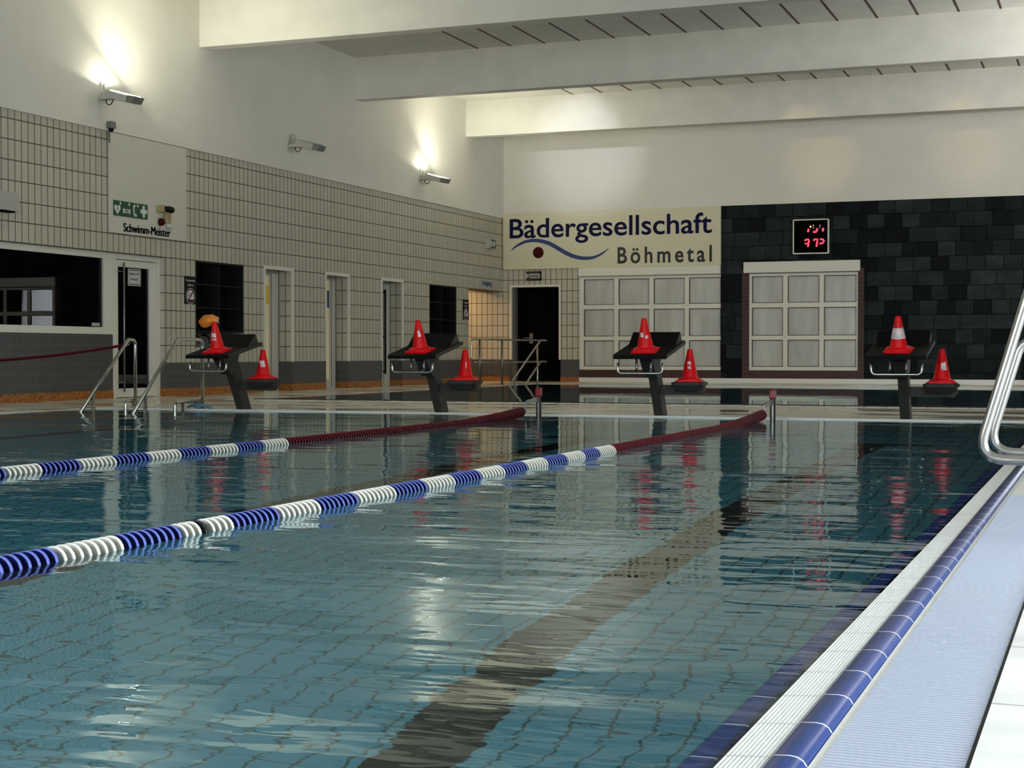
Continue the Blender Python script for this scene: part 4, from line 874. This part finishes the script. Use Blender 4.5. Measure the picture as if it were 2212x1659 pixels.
# info board
e = empty('info_board', (XL + 0.004, 19.635, 2.40)); tag(e, 'tall white board lettered Schwimm-Meister on the left wall', 'board'); oy = 19.635
MB().box((0, 18.65 - oy, 0), (0.025, 20.62 - oy, 1.432)).build('panel', 'board_white', e)
lettering('Schwimm-Meister', (0.025, 18.985 - oy, 0.033), (0, 1, 0), 1.19, 0.122, 'navy', e, 0.0, n=(1, 0, 0), thick=0.002, smear=0.0075)
s = MB()
for yy, zz in ((18.77, 1.36), (19.2, 1.38), (19.65, 1.38), (20.1, 1.38), (20.5, 1.36), (18.77, 1.0), (20.5, 0.95), (18.77, 0.62), (20.5, 0.55), (20.5, 0.08), (18.77, 0.1)): s.lathe([(0.0, 0.003), (0.005, 0.002), (0.006, 0.0)], 10, mtx=Matrix.Translation((0.025, yy - oy, zz)) @ Matrix.Rotation(pi / 2, 4, 'Y'))
s.build('screws', 'mid_grey', e)
def sign_plate(y0, y1, z0, z1, kind, label):
    w, h = y1 - y0, z1 - z0; e = empty('safety_sign', (XL + 0.0315, (y0 + y1) / 2, (z0 + z1) / 2)); tag(e, label, 'sign', 'green safety signs on the info board')
    MB().box((0, -w / 2 + 0.004, -h / 2), (0.006, w / 2 - 0.004, h / 2)).build('plate', 'green', e)
    p = MB(); X0, X1 = 0.006, 0.008
    def P(poly): p.prism([(a * w, b * h) for a, b in poly], 'x', X0, X1)
    def plus(cx_, cy_, a, t): P([(cx_ - t, cy_ - a), (cx_ + t, cy_ - a), (cx_ + t, cy_ - t), (cx_ + a, cy_ - t), (cx_ + a, cy_ + t), (cx_ + t, cy_ + t), (cx_ + t, cy_ + a), (cx_ - t, cy_ + a), (cx_ - t, cy_ + t), (cx_ - a, cy_ + t), (cx_ - a, cy_ - t), (cx_ - t, cy_ - t)])
    if kind == 'cross': plus(0, 0, 0.38, 0.13)
    else: plus(0.30, 0.34, 0.12, 0.035)
    if kind == 'heart':
        P([(0.0 + 0.36 * 0.0625 * 16 * math.sin(t) ** 3 - 0.06, -0.06 + 0.36 * 0.0625 * (13 * math.cos(t) - 5 * math.cos(2 * t) - 2 * math.cos(3 * t) - math.cos(4 * t))) for t in [2 * pi * k / 36 for k in range(36)]])
        q = MB(); q.prism([(a * w, b * h) for a, b in ((-0.02, 0.12), (-0.16, -0.06), (-0.07, -0.06), (-0.12, -0.24), (0.04, -0.02), (-0.05, -0.02))], 'x', X1, X1 + 0.001); q.build('bolt', 'green', e)
    if kind == 'stretcher':
        P([(-0.42, -0.32), (-0.34, -0.32), (-0.34, -0.24), (0.34, -0.24), (0.34, -0.32), (0.42, -0.32), (0.42, 0.06), (0.34, 0.06), (0.34, 0.0), (-0.34, 0.0), (-0.34, 0.06), (-0.42, 0.06)])
        q = MB(); q.prism([(a * w, b * h) for a, b in ((-0.24, -0.19), (0.2, -0.19), (0.24, -0.06), (-0.18, -0.05))], 'x', X1, X1 + 0.001); q.build('figure', 'mid_grey', e)
    if kind == 'phone':
        P([(-0.10, 0.40), (-0.22, 0.30), (-0.26, 0.0), (-0.18, -0.28), (0.0, -0.42), (0.14, -0.40), (0.18, -0.30), (0.06, -0.22), (-0.02, -0.25), (-0.10, -0.1), (-0.12, 0.08), (-0.08, 0.2), (0.02, 0.24), (0.02, 0.36)])
    p.build('symbol', 'white_ink', e)
for k, (kd, lb) in enumerate((('heart', 'green heart and lightning sign, first of four on the white board'), ('stretcher', 'green stretcher sign on the white board next to the heart sign'), ('phone', 'green telephone receiver sign on the white board'), ('cross', 'green sign with a large white cross on the white board'))):
    sign_plate(18.73 + k * 0.213, 18.73 + (k + 1) * 0.213, 2.648, 2.868, kd, lb)
# siren, detector and round red lamp on the board
e = empty('alarm_siren', (XL + 0.0315, 19.95, 2.80)); tag(e, 'beige and black siren on the white board right of the green signs', 'siren')
MB().bbox((0, -0.13, -0.02), (0.10, -0.02, 0.09), 0.01).build('junction', 'yellow_beige', e)
MB().tube([(0.09, -0.06, 0.035), (0.12, 0.02, 0.035), (0.12, 0.09, 0.025), (0.10, 0.14, 0.015)], [0.04, 0.048, 0.05, 0.02], 14).build('horn', 'black', e)
MB().bbox((0, 0.03, -0.17), (0.07, 0.16, 0.03), 0.012).build('housing', 'yellow_beige', e)
e = empty('warning_lamp', (XL + 0.0315, 19.90, 2.64)); tag(e, 'round dark red lamp on the white board', 'lamp')
MB().lathe([(0.0, 0.065), (0.045, 0.062), (0.056, 0.05), (0.058, 0.0)], 24, mtx=Matrix.Rotation(pi / 2, 4, 'Y')).build('lens', 'maroon', e)
MB().lathe([(0.058, 0.012), (0.064, 0.010), (0.066, 0.0)], 24, mtx=Matrix.Rotation(pi / 2, 4, 'Y')).build('ring', 'mid_grey', e)
e = empty('motion_detector', (XL + 0.0315, 20.10, 2.60)); tag(e, 'small white motion detector beside the dark red lamp', 'detector')
MB().bbox((0, -0.05, -0.03), (0.04, 0.05, 0.075), 0.01).build('housing', 'white_ink', e)
d = MB(); d.prism([(-0.05, -0.03), (0.05, -0.03), (0.07, -0.05), (-0.03, -0.075)], 'x', 0.0, 0.05); d.build('bracket', 'grey_box', e)
# water depth signs
def depth_sign(y0, y1, z0, z1, label):
    w, h = y1 - y0, z1 - z0; e = empty('depth_sign', (XL, (y0 + y1) / 2, z0)); tag(e, label, 'sign', 'dark water depth signs')
    MB().box((0, -w / 2, 0), (0.012, w / 2, h)).build('plate', 'dark_grey', e)
    lettering('Wassertiefe', (0.012, -w * 0.42, h * 0.82), (0, 1, 0), w * 0.84, h * 0.062, 'white_ink', e, 0.015, n=(1, 0, 0), thick=0.001)
    lettering('1,80 m', (0.012, -w * 0.27, h * 0.655), (0, 1, 0), w * 0.54, h * 0.062, 'white_ink', e, 0.01, n=(1, 0, 0), thick=0.001)
    Mx = Matrix.Translation((0.012, 0, h * 0.29)) @ Matrix.Rotation(pi / 2, 4, 'Y')
    r = w * 0.40
    MB().lathe([(0, 0.001), (r, 0.001), (r, 0)], 32, mtx=Mx, smooth=False).build('disc', 'white_ink', e)
    MB().lathe([(r * 0.76, 0.001), (r * 0.76, 0.002), (r * 0.93, 0.002), (r * 0.93, 0.001)], 32, mtx=Mx, smooth=False).build('ring', 'maroon', e)
    q = MB(); B = lambda a, b: (a * r, h * 0.29 + b * r)
    q.prism([B(0.45, 0.62), B(0.6, 0.5), B(-0.45, -0.62), B(-0.6, -0.5)], 'x', 0.0132, 0.0142)
    q.prism([B(-0.5, -0.45), B(0.6, -0.42), B(0.45, -0.7), B(-0.35, -0.7)], 'x', 0.0132, 0.0142)
    q.build('slash', 'maroon', e)
    q = MB(); q.prism([B(-0.1, 0.55), B(0.05, 0.42), B(-0.28, -0.02), B(-0.45, 0.1)], 'x', 0.0131, 0.0139); q.prism([B(-0.48, 0.2), B(-0.36, 0.2), B(-0.36, -0.05), B(-0.48, -0.05)], 'x', 0.0131, 0.0139)
    q.build('diver_figure', 'mid_grey', e)
depth_sign(20.60, 20.915, 1.43, 1.865, 'dark water depth sign with a no diving symbol left of the nearer cubby shelf')
depth_sign(31.66, 31.985, 1.41, 1.86, 'dark water depth sign beside the lit exit passage')
e = empty('exit_name_sign', (XL, 33.04, 2.16)); tag(e, 'pale sign reading Ausgang above the exit passage', 'sign')
MB().box((0, -0.36, 0), (0.02, 0.36, 0.20)).build('plate', 'grey_box', e)
lettering('Ausgang', (0.02, -0.29, 0.065), (0, 1, 0), 0.58, 0.115, 'blue_ink', e, 0.03, n=(1, 0, 0), thick=0.002)
e = empty('emergency_exit_sign', (XL, 33.2, 3.08)); tag(e, 'box-shaped green emergency exit sign high on the left wall', 'sign')
MB().bbox((0, -0.18, 0), (0.10, 0.20, 0.21), 0.006).build('housing', 'grey_box', e)
MB().box((0.1, -0.17, 0.012), (0.104, 0.19, 0.198)).build('face', 'green', e)
g = MB(); g.box((0.104, -0.155, 0.035), (0.106, -0.075, 0.178)); g.prism([(0.06, 0.04), (0.10, 0.04), (0.11, 0.09), (0.15, 0.10), (0.13, 0.165), (0.08, 0.17), (0.05, 0.12)], 'x', 0.104, 0.106); g.prism([(-0.02, 0.05), (0.02, 0.05), (0.02, 0.16), (-0.02, 0.16)], 'x', 0.104, 0.1055); g.build('symbol', 'white_ink', e)
# ---- far wall signs
e = empty('banner_sign', (-10.77, YF - 0.03, 2.64)); tag(e, 'large cream sign lettered Bädergesellschaft Böhmetal on the far wall', 'sign'); ox = -10.77
MB().box((-13.38 - ox, -0.02, 0), (-8.155 - ox, 0.03, 1.318)).build('board', 'sign_cream', e)
YS = -0.021; Y_ = (0, -1, 0)
lettering('Bädergesellschaft', (-13.21 - ox, YS, 3.366 - 2.64), (1, 0, 0), 4.855, 0.455, 'navy', e, 0.012, n=Y_, thick=0.004)
lettering('Böhmetal', (-10.56 - ox, YS, 2.722 - 2.64), (1, 0, 0), 2.205, 0.375, 'ink', e, 0.018, spacing=1.35, n=Y_, thick=0.004)
cl = [(-13.184, 3.069), (-13.10, 3.145), (-13.0, 3.208), (-12.816, 3.285), (-12.66, 3.308), (-12.50, 3.300), (-12.36, 3.272), (-12.21, 3.222), (-12.07, 3.148), (-11.943, 3.070), (-11.80, 2.990), (-11.655, 2.924), (-11.50, 2.880), (-11.369, 2.862), (-11.24, 2.862), (-11.12, 2.880), (-10.99, 2.930), (-10.87, 3.00), (-10.76, 3.095)]
n = len(cl); up_, lo_ = [], []
for i, (x, z) in enumerate(cl):
    t = i / (n - 1); wd = 0.045 * (math.sin(pi * t) ** 0.6) + 0.003
    a = cl[max(0, i - 1)]; b = cl[min(n - 1, i + 1)]; d = Vector((b[0] - a[0], b[1] - a[1])).normalized()
    up_.append((x - d.y * wd - ox, z + d.x * wd - 2.64)); lo_.append((x + d.y * wd - ox, z - d.x * wd - 2.64))
w_ = MB()
for i in range(n - 1): w_.add([(lo_[i][0], YS - 0.004, lo_[i][1]), (lo_[i + 1][0], YS - 0.004, lo_[i + 1][1]), (up_[i + 1][0], YS - 0.004, up_[i + 1][1]), (up_[i][0], YS - 0.004, up_[i][1])], [(0, 1, 2, 3)])
w_.build('wave_logo', 'blue_ink', e)
MB().lathe([(0, 0.004), (0.133, 0.004), (0.133, 0.0)], 40, mtx=Matrix.Translation((-12.494 - ox, YS, 3.02 - 2.64)) @ Matrix.Rotation(pi / 2, 4, 'X'), smooth=False).build('dot', 'maroon', e)
e = empty('occupied_sign', (-12.62, YF, 2.37)); tag(e, 'small brown framed sign reading belegt above the dark doorway', 'sign')
f = MB(); f.box((-0.18, -0.04, 0), (0.19, 0, 0.055)); f.box((-0.18, -0.04, 0.165), (0.19, 0, 0.215)); f.box((0.16, -0.04, 0), (0.19, 0, 0.215)); f.build('frame', 'brown', e)
MB().box((-0.17, -0.03, 0.055), (0.16, 0, 0.165)).build('panel', 'grey_box', e)
lettering('belegt', (-0.06, -0.03, 0.09), (1, 0, 0), 0.19, 0.045, 'ink', e, 0.03, n=Y_, thick=0.002)
a = MB(); a.prism([(-0.13, 0.165), (-0.11, 0.165), (-0.07, 0.075), (-0.09, 0.075)], 'y', -0.033, -0.03); a.prism([(-0.165, 0.06), (-0.12, 0.10), (-0.09, 0.06)], 'y', -0.033, -0.03); a.build('arrow', 'brown', e)
e = empty('digital_clock', (-6.14, YF, 2.84)); tag(e, 'square black digital clock with red digits on the slate wall', 'clock'); ox, oz = -6.14, 2.84
MB().box((-0.375, -0.09, 0.01), (0.375, 0, 0.75)).build('display', 'dark', e)
f = MB()
f.box((-0.38, -0.10, 0), (0.38, 0, 0.026)); f.box((-0.38, -0.10, 0.735), (0.37, 0, 0.76)); f.box((-0.392, -0.101, 0.012), (-0.366, 0.0, 0.75)); f.box((0.366, -0.101, 0.006), (0.392, 0.0, 0.745)); f.build('frame', 'white_frame', e)
def cpx(x, y): return ((x - 235) / (1510 - 235) * 0.78 - 0.39, (1480 - y) / (1480 - 240) * 0.76)
def stroke(m, pts, r): m.tube([(cpx(*p)[0], -0.094, cpx(*p)[1]) for p in pts], r, 8)
for pts, r_, nm, mt in (([(800, 590), (780, 660), (785, 700)], 0.021, 'digit_segment', 'led_red'), ([(1100, 580), (1095, 650), (1050, 705), (960, 700)], 0.021, 'digit_segment', 'led_red'), ([(1320, 570), (1305, 640), (1300, 690)], 0.021, 'digit_segment', 'led_red'),
    ([(970, 1010), (1020, 965), (1115, 965), (1100, 1080), (1075, 1230)], 0.019, 'digit', 'led_red'), ([(1205, 970), (1310, 975), (1345, 1040), (1290, 1110), (1190, 1120)], 0.019, 'digit', 'led_red'),
    ([(950, 455), (985, 475)], 0.012, 'faint_segment', 'led_pale'), ([(985, 530), (955, 560)], 0.012, 'faint_segment', 'led_pale'), ([(1215, 465), (1195, 490)], 0.013, 'faint_segment', 'led_pale'), ([(1195, 530), (1180, 555)], 0.011, 'faint_segment', 'led_pale')):
    q_ = MB(); stroke(q_, pts, r_); q_.build(nm, mt, e)
q_ = MB(); stroke(q_, [(660, 1010), (700, 970), (790, 960), (810, 1020), (790, 1120), (770, 1230)], 0.019); stroke(q_, [(660, 1110), (780, 1110)], 0.015); q_.build('digit', 'led_red', e)
lo = MB(); stroke(lo, [(890, 490), (860, 515), (880, 540)], 0.02); lo.build('orange_segment', 'led_orange', e)
bpy.context.view_layer.update()
